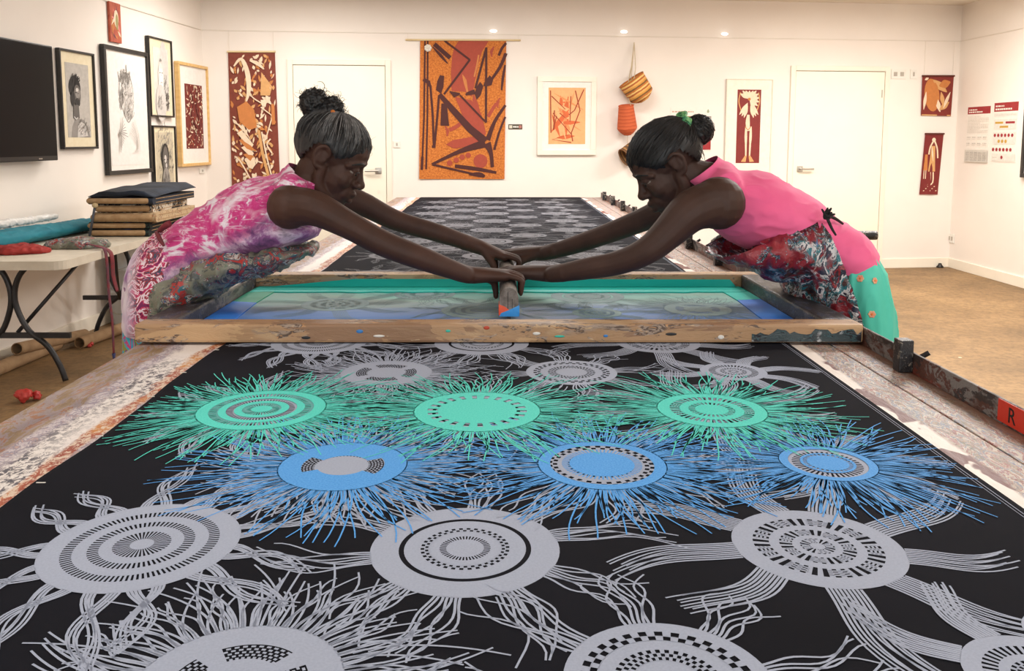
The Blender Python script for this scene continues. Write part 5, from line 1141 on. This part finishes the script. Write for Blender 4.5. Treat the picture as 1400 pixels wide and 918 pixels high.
# palm figure print on a cream mount
def d_palm(a):
    r = random.Random(6)
    for k in range(11):
        an = -1.15 + k * .36 + pi / 2 * .0; x, y = .5, .87; dx, dy = cos(an + .2), sin(an + .2)
        a.leaf(RD3, (x + .05 * dx, y + .02 * dy), (min(.97, max(.03, x + .44 * dx)), min(.985, max(.6, y + .16 * dy))), .15)
    for q in (-1, 1):
        for k in range(3): a.leaf(RD3, (.5 + q * .06, .82 - .02 * k), (.5 + q * (.40 - .10 * k), .66 - .02 * k), .14)
        a.stroke(OC2, [(.5 + q * .38, .96), (.5 + q * .44, .84), (.5 + q * .34, .72)], .04); a.stroke(RD3, [(.5 + q * .10, .50), (.5 + q * .10, .36), (.5 + q * .09, .25)], [.07, .11, .07]); a.stroke(RD3, [(.5 + q * .09, .25), (.5 + q * .08, .10)], [.08, .06], 1); a.poly(OC2, [(.5 + q * .04, .10), (.5 + q * .12, .10), (.5 + q * .28, .02), (.5 + q * .08, .015)])
    a.stroke(RD3, [(.48, .66), (.46, .55), (.5, .44)], [.10, .18, .12]); a.ell(OC1, .5, .87, .06, .02); a.stroke(OC1, [(.36, .50), (.48, .455), (.6, .50)], .03)
MTP = flat('mount_ivory', rgb(238, 231, 214), rgb(242, 236, 221)); framed(BACK, (991, 108, 1054, 240), .008, .022, MTP, MTP, (.24, .13, .75, .89), 'ivory mounted maroon print of a pale palm-headed standing figure', d_palm, flat('paper_maroon', rgb(126, 40, 36)))
# two small hangings near the corner
e, a = cloth_panel(BACK, [(1260, 104), (1303, 104), (1299, 159), (1258, 158)], .014, flat('cloth_maroon', rgb(122, 42, 34)), 'textile_hanging', 'small squarish maroon hanging with ochre stingray shape, above a narrower one', flat('rod_dark', rgb(92, 44, 34)), .004, seed=3, ripple=.004)
a.ell(OC1, .33, .52, .24, .42, .15); a.leaf(RD3, (.08, .15), (.14, .6), .10); a.leaf(OC2, (.35, .9), (.8, .6), .22); a.leaf(OC1, (.55, .75), (.9, .85), .25); a.leaf(RD3, (.48, .45), (.62, .1), .14); a.leaf(OC2, (.6, .15), (.9, .35), .18); a.leaf(RD3, (.72, .2), (.92, .6), .10); a.leaf(OC2, (.62, .6), (.72, .25), .14); a.leaf(RD3, (.08, .9), (.2, .95), .08); a.rect(OC2, .02, .0, .98, .03); a.build(e)
e, a = cloth_panel(BACK, [(1264, 183), (1289, 183), (1281, 266), (1256, 266)], .014, flat('cloth_maroon2', rgb(118, 34, 32)), 'textile_hanging', 'narrow maroon hanging with a pale standing figure and footprints at its hem', flat('rod_dark', rgb(92, 44, 34)), .004, cords=False, seed=4, ripple=.004)
a.ell(RD3, .50, .90, .10, .035); a.stroke(RD3, [(.48, .88), (.34, .78), (.30, .66)], .08); a.stroke(RD3, [(.55, .88), (.72, .76), (.80, .60)], .08); a.poly(OC2, [(.40, .80), (.60, .80), (.66, .58), (.72, .38), (.34, .38), (.38, .58)]); a.poly(OC1, [(.10, .66), (.24, .66), (.30, .40), (.08, .40)]); a.leaf(RD3, (.42, .80), (.56, .55), .08)
for x in (.46, .62): a.stroke(RD3, [(x, .37), (x + .03, .26), (x + .02, .19)], .07); a.leaf(RD3, (x + .02, .20), (x - .08, .155), .08)
for x in (.12, .22): a.stroke(RD3, [(x, .40), (x + .01, .26)], .04, 1)
for k in range(7): a.leaf(RD3, (.16 + .11 * k, .06 + .035 * (k % 3)), (.24 + .11 * k, .065 + .035 * (k % 3)), .05)
a.build(e)
MB().tube([BACK.hit(1278, 61, .006), BACK.hit(1279, 104, .006)], .0016, 6).v
# posters on the right wall
TXG = flat('text_grey', rgb(196, 188, 178)); TXD = flat('text_dark', rgb(150, 144, 138)); HDR = flat('poster_red', rgb(150, 36, 42), rgb(160, 44, 48)); PPR = flat('poster_paper', rgb(236, 229, 219), rgb(240, 234, 225)); PAN = flat('poster_panel', rgb(216, 212, 203)); MUS, CRM = flat('poster_mustard', rgb(190, 150, 60)), flat('poster_crimson', rgb(150, 34, 46))
def words(a, mat, x0, y, x1, h, r):
    """a line of unreadably small lettering"""
    x = x0
    while x < x1:
        l = r.uniform(.03, .09); a.rect(mat, x, y, min(x + l, x1), y + h); x += l + .018
def poster(plane, rc, label, draw, group=None):
    u, z, w_, h_ = plane.rect(*rc); M = plane.mat(u, z, .001); e = empty('poster', M, label, 'poster', group); MB(M).box(-w_ / 2, w_ / 2, -h_ / 2, h_ / 2, 0, .0025).build('sheet', PPR, e); a = Art(M, w_, h_, .0026); draw(a); a.build(e); return e, M, w_, h_
def d_p1(a):
    r = random.Random(1); a.rect(HDR, 0, .87, 1, 1); words(a, PPR, .06, .935, .42, .022, r); words(a, PPR, .06, .893, .66, .024, r)
    for k in range(11): words(a, TXG, .05, .815 - .028 * k, .95 if k % 4 else .6, .007, r)
    for k in range(2):
        for j in range(4): words(a, TXD, .06 + .24 * j, .445 - .11 * k, .22 + .24 * j, .010, r); words(a, TXG, .06 + .24 * j, .415 - .11 * k, .2 + .24 * j, .008, r)
    a.rect(flat('poster_greypanel', rgb(202, 197, 188)), 0, 0, 1, .22)
    for k in range(5):
        for j in range(7): words(a, TXD, .06 + .19 * k, .03 + .024 * j, .2 + .19 * k, .008, r)
def d_p2(a):
    r = random.Random(2); a.rect(HDR, 0, .85, 1, 1); words(a, PPR, .06, .93, .42, .024, r); words(a, PPR, .06, .875, .76, .028, r); a.rect(PAN, .02, .77, .98, .82); words(a, TXG, .1, .79, .9, .008, r); a.rect(PAN, .04, .55, .96, .72)
    for x0, x1, y, c in ((.08, .42, .645, MUS), (.52, .9, .645, CRM), (.28, .64, .575, MUS)): a.rect(c, x0, y, x1, y + .035)
    a.rect(PAN, .02, .30, .96, .50)
    for n, y, c, x0 in ((6, .45, CRM, .10), (3, .35, MUS, .28), (6, .21, CRM, .06), (1, .08, CRM, .42)):
        for k in range(n): a.ell(c, x0 + .145 * k, y, .05, .030)
    a.rect(PAN, .02, .02, .98, .14); a.ell(CRM, .44, .08, .05, .030); words(a, TXG, .05, .07, .25, .01, r)
poster(RIGHT, (1322, 146, 1353, 222), 'white poster with red header, small text and grey panel along its foot', d_p1, 'posters on the right wall')
poster(RIGHT, (1358, 140, 1391, 222), 'white poster with red header and rows of crimson and mustard ovals', d_p2, 'posters on the right wall')
framed(RIGHT, (1403, 110, 1460, 245), .04, .03, FRB, MT2, (.12, .1, .88, .9), 'dark framed picture on the right wall beyond the posters', lambda a: (a.ell(G3, .5, .5, .3, .4), a.ell(G2, .5, .45, .2, .25)), PGREY)
def d_pback(a):
    words(a, flat('text_rust', rgb(190, 150, 130)), .04, .885, .55, .03, random.Random(3)); a.ell(flat('logo_green', rgb(150, 160, 130)), .90, .905, .03, .03); a.leaf(flat('logo_green', rgb(150, 160, 130)), (.90, .89), (.90, .96), .05)
    a.rect(flat('photo_tan', rgb(186, 130, 84)), .02, .45, .5, .80); a.rect(flat('photo_grey', rgb(150, 140, 134)), .52, .45, .98, .80); r = random.Random(4)
    for k in range(30): a.leaf((flat('photo_lt', rgb(214, 180, 140)), flat('photo_dk', rgb(110, 82, 62)), flat('photo_mid', rgb(176, 168, 162)))[k % 3 if k % 2 else 2 * (k % 3 == 2)], (r.uniform(.04, .9), r.uniform(.48, .76)), (r.uniform(.04, .94), r.uniform(.48, .76)) if k % 5 == 0 else (r.uniform(.2, .8), .62), .05)
    a.rect(HDR, .60, .02, .98, .28); a.rect(flat('photo_tan', rgb(186, 130, 84)), .02, .02, .55, .40)
poster(BACK, (916, 147, 973, 206), 'pale sheet with two photographs and a red block, behind the black hair bun', d_pback)
# small label beside the orange hanging
u, z, w_, h_ = BACK.rect(695, 170, 714, 177); M = BACK.mat(u, z, .001); e = empty('caption_card', M, 'tiny dark green and white caption card beside the orange hanging', 'label'); MB(M).box(-w_ / 2, w_ / 2, -h_ / 2, h_ / 2, 0, .003).build('card', flat('card_dark', rgb(70, 66, 50)), e)
a = Art(M, w_, h_, .0031); a.rect(flat('card_pale', rgb(206, 200, 180)), .06, .2, .28, .8); words(a, PPR, .34, .35, .72, .3, random.Random(2)); a.rect(flat('card_red', rgb(170, 110, 100)), .76, .2, .95, .8); a.build(e)
# little lit spotlights clipped to the hanging rail
M_SPOT = base_mat('spot_lens', (1, .97, .93), .4); nb = M_SPOT.node_tree.nodes['Principled BSDF']; nb.inputs['Emission Color'].default_value = (1, .96, .92, 1); nb.inputs['Emission Strength'].default_value = 1.4
for px, py, wh in ((674, 43, 'the orange hanging'), (852, 44, 'the striped basket'), (989, 47, 'the palm figure print')):
    u, z = BACK.uv(px, py); M = BACK.mat(u, z, .02); e = empty('rail_spotlight', M, 'small lit oval spotlight on the hanging rail above ' + wh, 'spotlight', 'spotlights on the hanging rail')
    MB(M).box(-.012, .012, -.014, .010, -.02, .0, .002).build('clip', M_TRIM, e); MB(M).ball((0, 0, .012), (.036, .015, .012), 14).build('lens', M_SPOT, e, True)
# woven baskets on a cord
def basket_mat(name, cols, scale=1.0):
    m = base_mat(name, cols[0], .8); nt = NT(m); tc = nt.new('ShaderNodeTexCoord'); sp = nt.new('ShaderNodeSeparateXYZ'); nt.link(tc.outputs['Object'], sp.inputs[0])
    n = ntex(nt, coords(nt), 20, 2); mm = nt.new('ShaderNodeMath', operation='MULTIPLY_ADD'); nt.link(n.outputs[0], mm.inputs[0]); mm.inputs[1].default_value = .012; nt.link(sp.outputs[2], mm.inputs[2])
    wv = nt.new('ShaderNodeMath', operation='MULTIPLY'); nt.link(mm.outputs[0], wv.inputs[0]); wv.inputs[1].default_value = scale; fr_ = nt.new('ShaderNodeMath', operation='FRACT'); nt.link(wv.outputs[0], fr_.inputs[0])
    nt.link(ramp(nt, fr_.outputs[0], [(i / len(cols), c) for i, c in enumerate(cols)], 'CONSTANT'), nt.n['Principled BSDF'].inputs['Base Color']); bump(nt, ntex(nt, coords(nt, (40, 40, 160)), 3, 2).outputs[0], .5, .004); return m
def basket(c, axis, r0, r1, h, mat, label, tilt_lat=0):
    """open cylinder-bodied string basket; coils of fibre as rings"""
    C0 = Vector(c); A = Vector(axis).normalized(); B = Vector((A.y, -A.x, 0)); 
    Rz = A.to_track_quat('Z', 'Y').to_matrix().to_4x4(); M = Matrix.Translation(C0) @ Rz; e = empty('woven_basket', M, label, 'basket', 'woven baskets on the back wall')
    prof = []; n = 26
    for i in range(n + 1):
        t = i / n; r = r0 * min(1, (t * 5) ** .5) * (1 - t) + (r1 * t if t > 0 else 0) + .0; r = (r0 * sqrt(min(1, t * 4)) if t < .25 else r0 + (r1 - r0) * (t - .25) / .75)
        prof += [(max(r, .002) + .0012, t * h), (max(r, .002) - .0012, t * h + h / n * .5)]
    mb = MB(M); mb.lathe(prof + [(r1 - .006, h), (r1 - .010, h * .9), (r0 - .012, h * .3), (.004, h * .12)], 28); mb.build('basket_body', mat, e, True)
    MB(M).tube([(r1 * cos(a), r1 * sin(a), h) for a in [2 * pi * i / 24 for i in range(25)]], .005, 6).build('basket_rim', mat, e, True); return e, M
B1M = basket_mat('weave_stripes', [rgb(214, 150, 70), rgb(226, 176, 96), rgb(176, 92, 46), rgb(232, 196, 120), rgb(196, 116, 52), rgb(120, 84, 44)], 11); B2M = basket_mat('weave_rust', [rgb(196, 92, 50), rgb(184, 80, 42), rgb(204, 100, 58)], 30); B3M = basket_mat('weave_dark', [rgb(120, 84, 50), rgb(176, 130, 76), rgb(96, 66, 42)], 24)
def bp(px, py, off): return BACK.hit(px, py, off)
k1 = bp(882, 138, .13); ax1 = bp(865, 112, .13) - bp(882, 138, .13); e1, Mb1 = basket(k1, ax1, .125, .135, .25, B1M, 'ochre and orange striped woven basket hanging highest on the cord')
k2 = bp(858, 186, .11); ax2 = bp(857, 146, .16) - bp(859, 186, .11); e2, Mb2 = basket(k2, ax2, .098, .072, .30, B2M, 'plain rust-orange woven basket hanging below the striped one')
k3 = bp(872, 204, .10); ax3 = bp(853, 216, .14) - bp(872, 204, .10); e3, Mb3 = basket(k3, ax3, .10, .09, .17, B3M, 'brown banded woven basket partly hidden behind the black hair')
CORD = flat('cord_fibre', rgb(196, 180, 150)); tp = bp(867, 58, .02)
for q in (-1, 1): MB().tube([Mb1 @ Vector((q * .10, 0, .25)), bp(866 + q * 3, 92, .10), tp], .004, 6).build('carry_cord', CORD, e1)
MB().tube([Mb2 @ Vector((.05, 0, .30)), bp(856, 125, .10), bp(863, 96, .05), tp], .003, 6).build('carry_cord', CORD, e2)
MB().tube([Mb3 @ Vector((.05, 0, .17)), bp(858, 190, .03), bp(862, 120, .02), tp], .003, 6).build('carry_cord', CORD, e3)
# switches, plates, outlet
def plate(plane, rc, name, label, cat, cols=1):
    u, z, w_, h_ = plane.rect(*rc); M = plane.mat(u, z, 0); e = empty(name, M, label, cat); MB(M).box(-w_ / 2, w_ / 2, -h_ / 2, h_ / 2, 0, .010, .003).build('plate', M_WHITEP, e)
    for k in range(cols): x = (k - (cols - 1) / 2) * w_ * .45; MB(M).box(x - w_ * .12, x + w_ * .12, -h_ * .22, h_ * .22, .010, .014, .001).build('rocker', flat('switch_grey', rgb(176, 168, 156)), e)
    return e
plate(BACK, (538, 193, 547, 202), 'light_switch', 'small white wall switch beside the first door frame', 'switch'); plate(BACK, (1218, 95, 1238, 108), 'control_panel', 'white rectangular control box high beside the second door', 'panel', 2); plate(BACK, (1244, 95, 1253, 108), 'sensor_plate', 'small blank white plate next to the control box', 'plate', 1); plate(RIGHT, (1297, 320, 1305, 332), 'power_outlet', 'white power outlet low on the right wall near the corner', 'outlet', 2)
plate(LEFT, (272, 230, 279, 237), 'caption_tag', 'tiny pale tag under the pine framed print', 'label', 1)
p = at_z(1285, 366, 0); MB().lathe([(.0, 0), (.035, 0), (.035, .012), (.018, .03), (.016, .045), (.0, .048)], 16, p).build('door_stop', M_BLACK, None, True); tag(bpy.data.objects['door_stop.002'] if 'door_stop.002' in bpy.data.objects else bpy.data.objects['door_stop'], 'small black rubber stop on the floor by the far corner', 'door stop')

# ------------------------------------------------------------------ folding table on the left with cloth, tubes and buckets
TTX0, TTX1, TTY0, TTY1, TTZ = -2.875, -2.19, 4.30, 6.15, .74
FT = empty('folding_table', ((TTX0 + TTX1) / 2, (TTY0 + TTY1) / 2, 0), 'cream plastic folding table with curved black tube legs against the wall', 'table')
mb = MB(); cr = .07; pts = []
for cx, cy_, a0_ in ((TTX1 - cr, TTY1 - cr, 0), (TTX0 + cr, TTY1 - cr, 1), (TTX0 + cr, TTY0 + cr, 2), (TTX1 - cr, TTY0 + cr, 3)): pts += [(cx + cr * cos(a0_ * pi / 2 + k * pi / 10), cy_ + cr * sin(a0_ * pi / 2 + k * pi / 10)) for k in range(6)]
mb.prism(pts, TTZ - .045, TTZ); mb.build('tabletop', noisy('table_plastic', rgb(204, 194, 176), rgb(218, 209, 192), 9, .55, .1, .002), FT)
def leg_path(pts, Y): return [at_y(x, y, Y) for x, y in pts]
lp = leg_path([(47, 352), (45, 357), (27, 376), (20, 400), (24, 424), (40, 453), (65, 473), (82, 500), (90, 522)], 4.70); lp[-1].z = .012; lp[0].z = TTZ - .04
axx = -2.655
def leg(path): MB().tube(path, .0155, 12, sub=4).build('leg', M_BLACKM, FT, True)
leg(lp); leg([Vector((-2.705 - (v.x + 2.65) * .86, v.y, v.z)) for v in lp])
MB().box(-2.94, -2.37, 4.69, 4.71, .255, .285).build('cross_bar', M_BLACKM, FT)
MB().tube([at_y(24, 455, 4.71), Vector((-2.42, 5.05, TTZ - .05))], .011, 10).build('brace', M_BLACKM, FT, True)
lf = [Vector((v.x, 5.85, v.z)) for v in lp]; leg(lf); leg([Vector((2 * (axx + .06) - v.x, 5.85, v.z)) for v in lp])
MB().box(-2.85, -2.37, 5.84, 5.86, .255, .285).build('cross_bar', M_BLACKM, FT); MB().tube([Vector((-2.60, 5.84, .27)), Vector((-2.42, 5.40, TTZ - .05))], .011, 10).build('brace', M_BLACKM, FT, True)
# folded lengths of printed cloth, piled up
TAN = noisy('cloth_tan', rgb(164, 130, 92), rgb(182, 150, 112), 30, .85)
def fold(x0, x1, y0, y1, z0, z1, cmat, label, rot=0, tan=True, curve=0):
    cx, cy_ = (x0 + x1) / 2, (y0 + y1) / 2; M = Matrix.Translation((cx, cy_, z0)) @ Matrix.Rotation(rot, 4, 'Z'); e = empty('folded_fabric', M, label, 'folded cloth', 'folded cloths on the folding table'); a, b, h = (x1 - x0) / 2, (y1 - y0) / 2, z1 - z0
    mb = MB(M); n = 10; r_ = h / 2; vs = []; prof = [(-b + r_ - r_ * sin(pi * i / n), r_ - r_ * cos(pi * i / n)) for i in range(n + 1)] + [(b, h), (b, 0)]; k = len(prof); segs = 12
    for s_ in range(segs + 1):
        x = -a + 2 * a * s_ / segs
        for y, z in prof: vs.append((x, y, z + .004 * noise.noise(Vector((x * 12, y * 6, z0 * 9))) * (z / h) ))
    fs = [(s_ * k + i, s_ * k + (i + 1) % k, (s_ + 1) * k + (i + 1) % k, (s_ + 1) * k + i) for s_ in range(segs) for i in range(k)] + [tuple(range(k)), tuple(range((segs + 1) * k - 1, segs * k - 1, -1))]
    mb.add(vs, fs); mb.build('cloth_layers', cmat, e, 'auto')
    if tan:
        rr = r_ * .80; MB(M).tube([(-a * .96, -b + r_ * .45, r_), (a * .80, -b + r_ * .45, r_)], r_ * .78, 14, hint=(0, 0, 1), rb=r_ * .95, round_caps=True).build('inner_fold', TAN, e, True)
        for q in (.25, -.25): MB(M).box(a, a + .002, -b + .05, b - .01, r_ + q * h - .002, r_ + q * h + .002).build('fold_edge', TAN, e)
    return e
DKB = noisy('cloth_navy_black', rgb(22, 26, 34), rgb(36, 46, 62), 7, .85, .3, .01); FLO = splatter('cloth_floral', [rgb(196, 170, 134), rgb(208, 186, 152)], [rgb(150, 74, 60), rgb(206, 186, 150), rgb(140, 110, 84), rgb(190, 130, 90)], 24, .4, (1, 1, 1), .85, 70, bs=.1); CRE = noisy('cloth_cream', rgb(206, 186, 152), rgb(222, 204, 174), 9, .85, .15, .004); BWC = splatter('cloth_black_white', [rgb(36, 34, 36), rgb(210, 200, 184)], [rgb(40, 38, 40), rgb(218, 208, 192), rgb(176, 136, 88)], 12, .5, (1, 1, 1), .85, 40, bs=.1); DKG = splatter('cloth_dark_print', [rgb(24, 26, 30), rgb(30, 42, 58)], [rgb(28, 40, 90), rgb(34, 70, 58), rgb(20, 22, 26)], 14, .4, (1, 1, 1), .85, 50, bs=.1)
sx0, sx1, sy = -2.56, -2.20, 5.40
z = TTZ + .001
fold(sx0, sx1, sy, sy + .62, z, z + .048, DKG, 'lowest folded cloth of the stack, tan edge with orange specks'); z += .0485
fold(sx0 - .02, sx1 + .0, sy, sy + .62, z, z + .042, DKG, 'tan-edged folded dark cloth second from the table top', .02); z += .0425
fold(sx0 + .02, sx1 + .06, sy - .01, sy + .66, z, z + .06, FLO, 'folded red-flowered cloth with a pale cream side in the stack', -.02); z += .0605
fold(sx0 + .03, sx1 + .02, sy, sy + .66, z, z + .052, BWC, 'folded black and white patterned cloth in the stack', .03); z += .0525
fold(sx0 + .0, sx1 + .05, sy - .02, sy + .68, z, z + .046, DKB, 'navy-black folded cloth with tan front fold under the draped top one', -.02); z += .0465
# the topmost cloth, loosely draped
mb = MB(); nx, ny = 18, 22; vs = []
for j in range(ny + 1):
    for i in range(nx + 1):
        s_, t_ = i / nx, j / ny; x = sx0 + .0 + .41 * s_ + .02 * t_; y = sy - .02 + .70 * t_; ed = min(s_, 1 - s_) * 6
        zz = z + .003 + .032 * min(1, ed) + .012 * noise.noise(Vector((x * 9, y * 5, 2))) + .03 * t_ * (1 - s_ * .3)
        vs.append((x, y, max(z + .002, zz)))
n1 = len(vs); vs += [(p[0], p[1], max(z + .001, p[2] - .03 * min(1, min((k % (nx + 1)) / nx, 1 - (k % (nx + 1)) / nx) * 6 + .1))) for k, p in enumerate(vs)]; fs = []
for j in range(ny):
    for i in range(nx): a_ = j * (nx + 1) + i; fs += [(a_, a_ + 1, a_ + nx + 2, a_ + nx + 1), (n1 + a_, n1 + a_ + nx + 1, n1 + a_ + nx + 2, n1 + a_ + 1)]
bd = [i for i in range(nx + 1)] + [j * (nx + 1) + nx for j in range(1, ny + 1)] + [ny * (nx + 1) + i for i in range(nx - 1, -1, -1)] + [j * (nx + 1) for j in range(ny - 1, 0, -1)]
for i in range(len(bd)): a_, b_ = bd[i], bd[(i + 1) % len(bd)]; fs.append((a_, n1 + a_, n1 + b_, b_))
tag(mb.add(vs, fs).build('draped_fabric', DKB, None, True), 'loosely draped navy-black cloth lying on top of the folded stack', 'cloth')
# knobbed stick poking out of the stack
st = empty('wooden_stick', (-2.62, 5.42, TTZ + .004), 'short stick with a round pale knob leaning on the cloth stack', 'stick'); a_, b_ = Vector((-2.56, 5.375, TTZ + .008)), at_y(130, 281, 5.36)
MB().tube([a_, b_], .008, 8).build('shaft', noisy('stick_dark', rgb(60, 66, 78), rgb(84, 88, 98), 30, .5), st, True); MB().ball(b_, (.02, .016, .016), 12).build('knob', noisy('stick_knob', rgb(190, 164, 120), rgb(206, 184, 144), 30, .6), st, True)
# teal cloth bundle and white plastic sheet along the wall
mb = MB(); mb.tube([(-2.78, 4.42, TTZ + .052), (-2.79, 4.8, TTZ + .056), (-2.77, 5.3, TTZ + .05), (-2.75, 5.75, TTZ + .044)], [.10, .105, .10, .09], 20, hint=(1, 0, 0), rb=[.048, .05, .045, .04], sub=6, round_caps=True); mt_ = remeshed(mb, .009, 3); wrinkle(mt_, .007, 9, 8, (2.4, .5, 2)); tag(link_mesh('fabric_bundle', mt_, None, noisy('cloth_teal', rgb(10, 104, 122), rgb(22, 124, 140), 7, .75, .1, .002)), 'long teal cloth bundle lying along the folding table by the wall', 'cloth')
mb = MB(); mb.tube([(-2.87, 4.5, TTZ + .13), (-2.86, 5.0, TTZ + .125), (-2.83, 5.5, TTZ + .12)], [.022, .026, .02], 12, sub=5, round_caps=True); mb.tube([(-2.885, 4.6, TTZ + .03), (-2.885, 4.6, TTZ + .12)], .01, 8, round_caps=True); mt_ = remeshed(mb, .006, 2); wrinkle(mt_, .006, 16, 3); tag(link_mesh('plastic_sheet', mt_, None, noisy('plastic_white', rgb(214, 212, 208), rgb(230, 228, 224), 9, .3)), 'crumpled roll of white plastic sheet lying behind the teal bundle', 'plastic sheet')
# spare apron dropped on the table, its strings hanging over the edge
sa = empty('spare_apron', (-2.5, 4.9, TTZ), 'crumpled red and paint-grey apron on the folding table with strings hanging down', 'apron')
def lump(c, r, seed, mat, name, am=.012):
    mb = MB(); 
    for k, (dx, dy, q) in enumerate(((0, 0, 1), (.5, .1, .7), (-.5, -.15, .75), (.1, .5, .6))): mb.ball((c[0] + dx * r[0], c[1] + dy * r[1], c[2]), (r[0] * q * .75, r[1] * q * .8, r[2] * (.7 + .3 * q)), 16)
    me = remeshed(mb, .008, 2); wrinkle(me, am, 14, seed, (1, 1, 2)); bisect(me, [(Vector((0, 0, TTZ + .002)), Vector((0, 0, 1)))]); return link_mesh(name, me, sa, mat)
lump((-2.60, 4.62, TTZ + .012), (.17, .13, .034), 4, noisy('apron_red_cloth', rgb(142, 36, 34), rgb(164, 50, 44), 9, .8), 'red_bundle'); lump((-2.38, 4.86, TTZ + .014), (.17, .13, .042), 6, M_APL, 'painted_bundle')
MB().tube([(-2.32, 4.80, TTZ + .03), (-2.21, 4.74, TTZ + .02), (-2.172, 4.74, TTZ - .02), (-2.168, 4.745, TTZ - .25), (-2.155, 4.74, .35), (-2.15, 4.73, .16)], [.011, .012, .012, .011, .010, .009], 8, rb=.003, sub=5, hint=(.3, 1, 0)).build('apron_string', noisy('string_red', rgb(120, 44, 52), rgb(92, 56, 70), 26, .8), sa, True)
MB().tube([(-2.15, 4.73, .16), (-2.15, 4.73, .11)], [.011, .004], 8).build('string_tassel', noisy('string_blue', rgb(52, 56, 92), rgb(64, 66, 110), 26, .8), sa, True)
MB().tube([(-2.24, 4.78, TTZ + .02), (-2.168, 4.79, TTZ - .02), (-2.160, 4.79, TTZ - .15), (-2.14, 4.79, TTZ - .24)], [.016, .017, .016, .013], 8, rb=.003, sub=5, hint=(.3, 1, 0)).build('apron_string', M_BELT, sa, True)
# nested white buckets
for k, lb in enumerate(('grey-white bucket at the foot of the nested pile under the table', 'middle white bucket of the nested pile under the table', 'top white bucket of the nested pile, rim just under the table top')):
    c0 = Vector((-2.742, 6.30, .001 + .165 * k)); e = empty('bucket', c0, lb, 'bucket', 'nested buckets'); mb = MB(); mb.lathe([(.0, .0), (.108, .0), (.112, .01), (.132, .235), (.137, .237), (.137, .262), (.131, .262), (.129, .24), (.106, .006), (0, .006)], 28, c0); mb.build('bucket_body', noisy('bucket_plastic_%d' % k, rgb(206, 210, 212), rgb(222, 224, 224), 6, .45), e, True)
    MB().tube([c0 + Vector((.138 * cos(a), -.138 * abs(sin(a)) - .004, .22 - .13 * sin(a))) for a in [pi * i / 16 for i in range(17)]], .003, 6).build('bucket_handle', M_STEEL, e, True)
# cardboard tubes on the floor along the wall
CARD = noisy('cardboard', rgb(146, 116, 84), rgb(166, 136, 102), 14, .85)
def card(a_, b_, r_, label):
    A, B = Vector(a_), Vector(b_); d = B - A; M = Matrix.Translation(A) @ d.to_track_quat('Z', 'Y').to_matrix().to_4x4(); l = d.length
    o = MB(M).lathe([(r_, 0), (r_, l), (r_ * .86, l), (r_ * .86, 0), (r_, 0)], 24).build('cardboard_tube', CARD, None, 'auto'); return tag(o, label, 'tube', 'cardboard tubes on the floor')
card((-2.90, 4.2, .041), (-2.84, 5.45, .041), .040, 'longest cardboard tube on the floor in front of the skirting board'); card((-2.845, 5.0, .119), (-2.80, 5.74, .037), .036, 'darker cardboard tube resting askew on the longest tube'); card((-2.71, 5.48, .039), (-2.62, 5.98, .039), .038, 'short cardboard tube lying apart on the floor below the apron string')
# red plastic scraps
RSC = noisy('scrap_red', rgb(188, 44, 42), rgb(208, 78, 72), 30, .4)
def scrap(c, s_, seed, label):
    mb = MB(); r_ = random.Random(seed)
    for k in range(5): q = Vector(c) + Vector((r_.uniform(-1, 1), r_.uniform(-1, 1), r_.uniform(.1, .9))) * s_ * .5; mb.ball(q, (s_ * r_.uniform(.2, .5), s_ * r_.uniform(.2, .4), s_ * r_.uniform(.15, .35)), 10)
    me = remeshed(mb, s_ * .09, 1); wrinkle(me, s_ * .15, 3 / s_, seed)
    lo = min(v.co.z for v in me.vertices); me.transform(Matrix.Translation((0, 0, .001 - lo))); return tag(link_mesh('plastic_scrap', me, None, RSC), label, 'scrap')
p = at_z(36, 550, 0); scrap(p, .085, 2, 'crumpled red plastic scrap on the floor beside the print table'); p = at_z(123, 475, 0); scrap(p, .035, 5, 'tiny red scrap on the floor near the short cardboard tube')
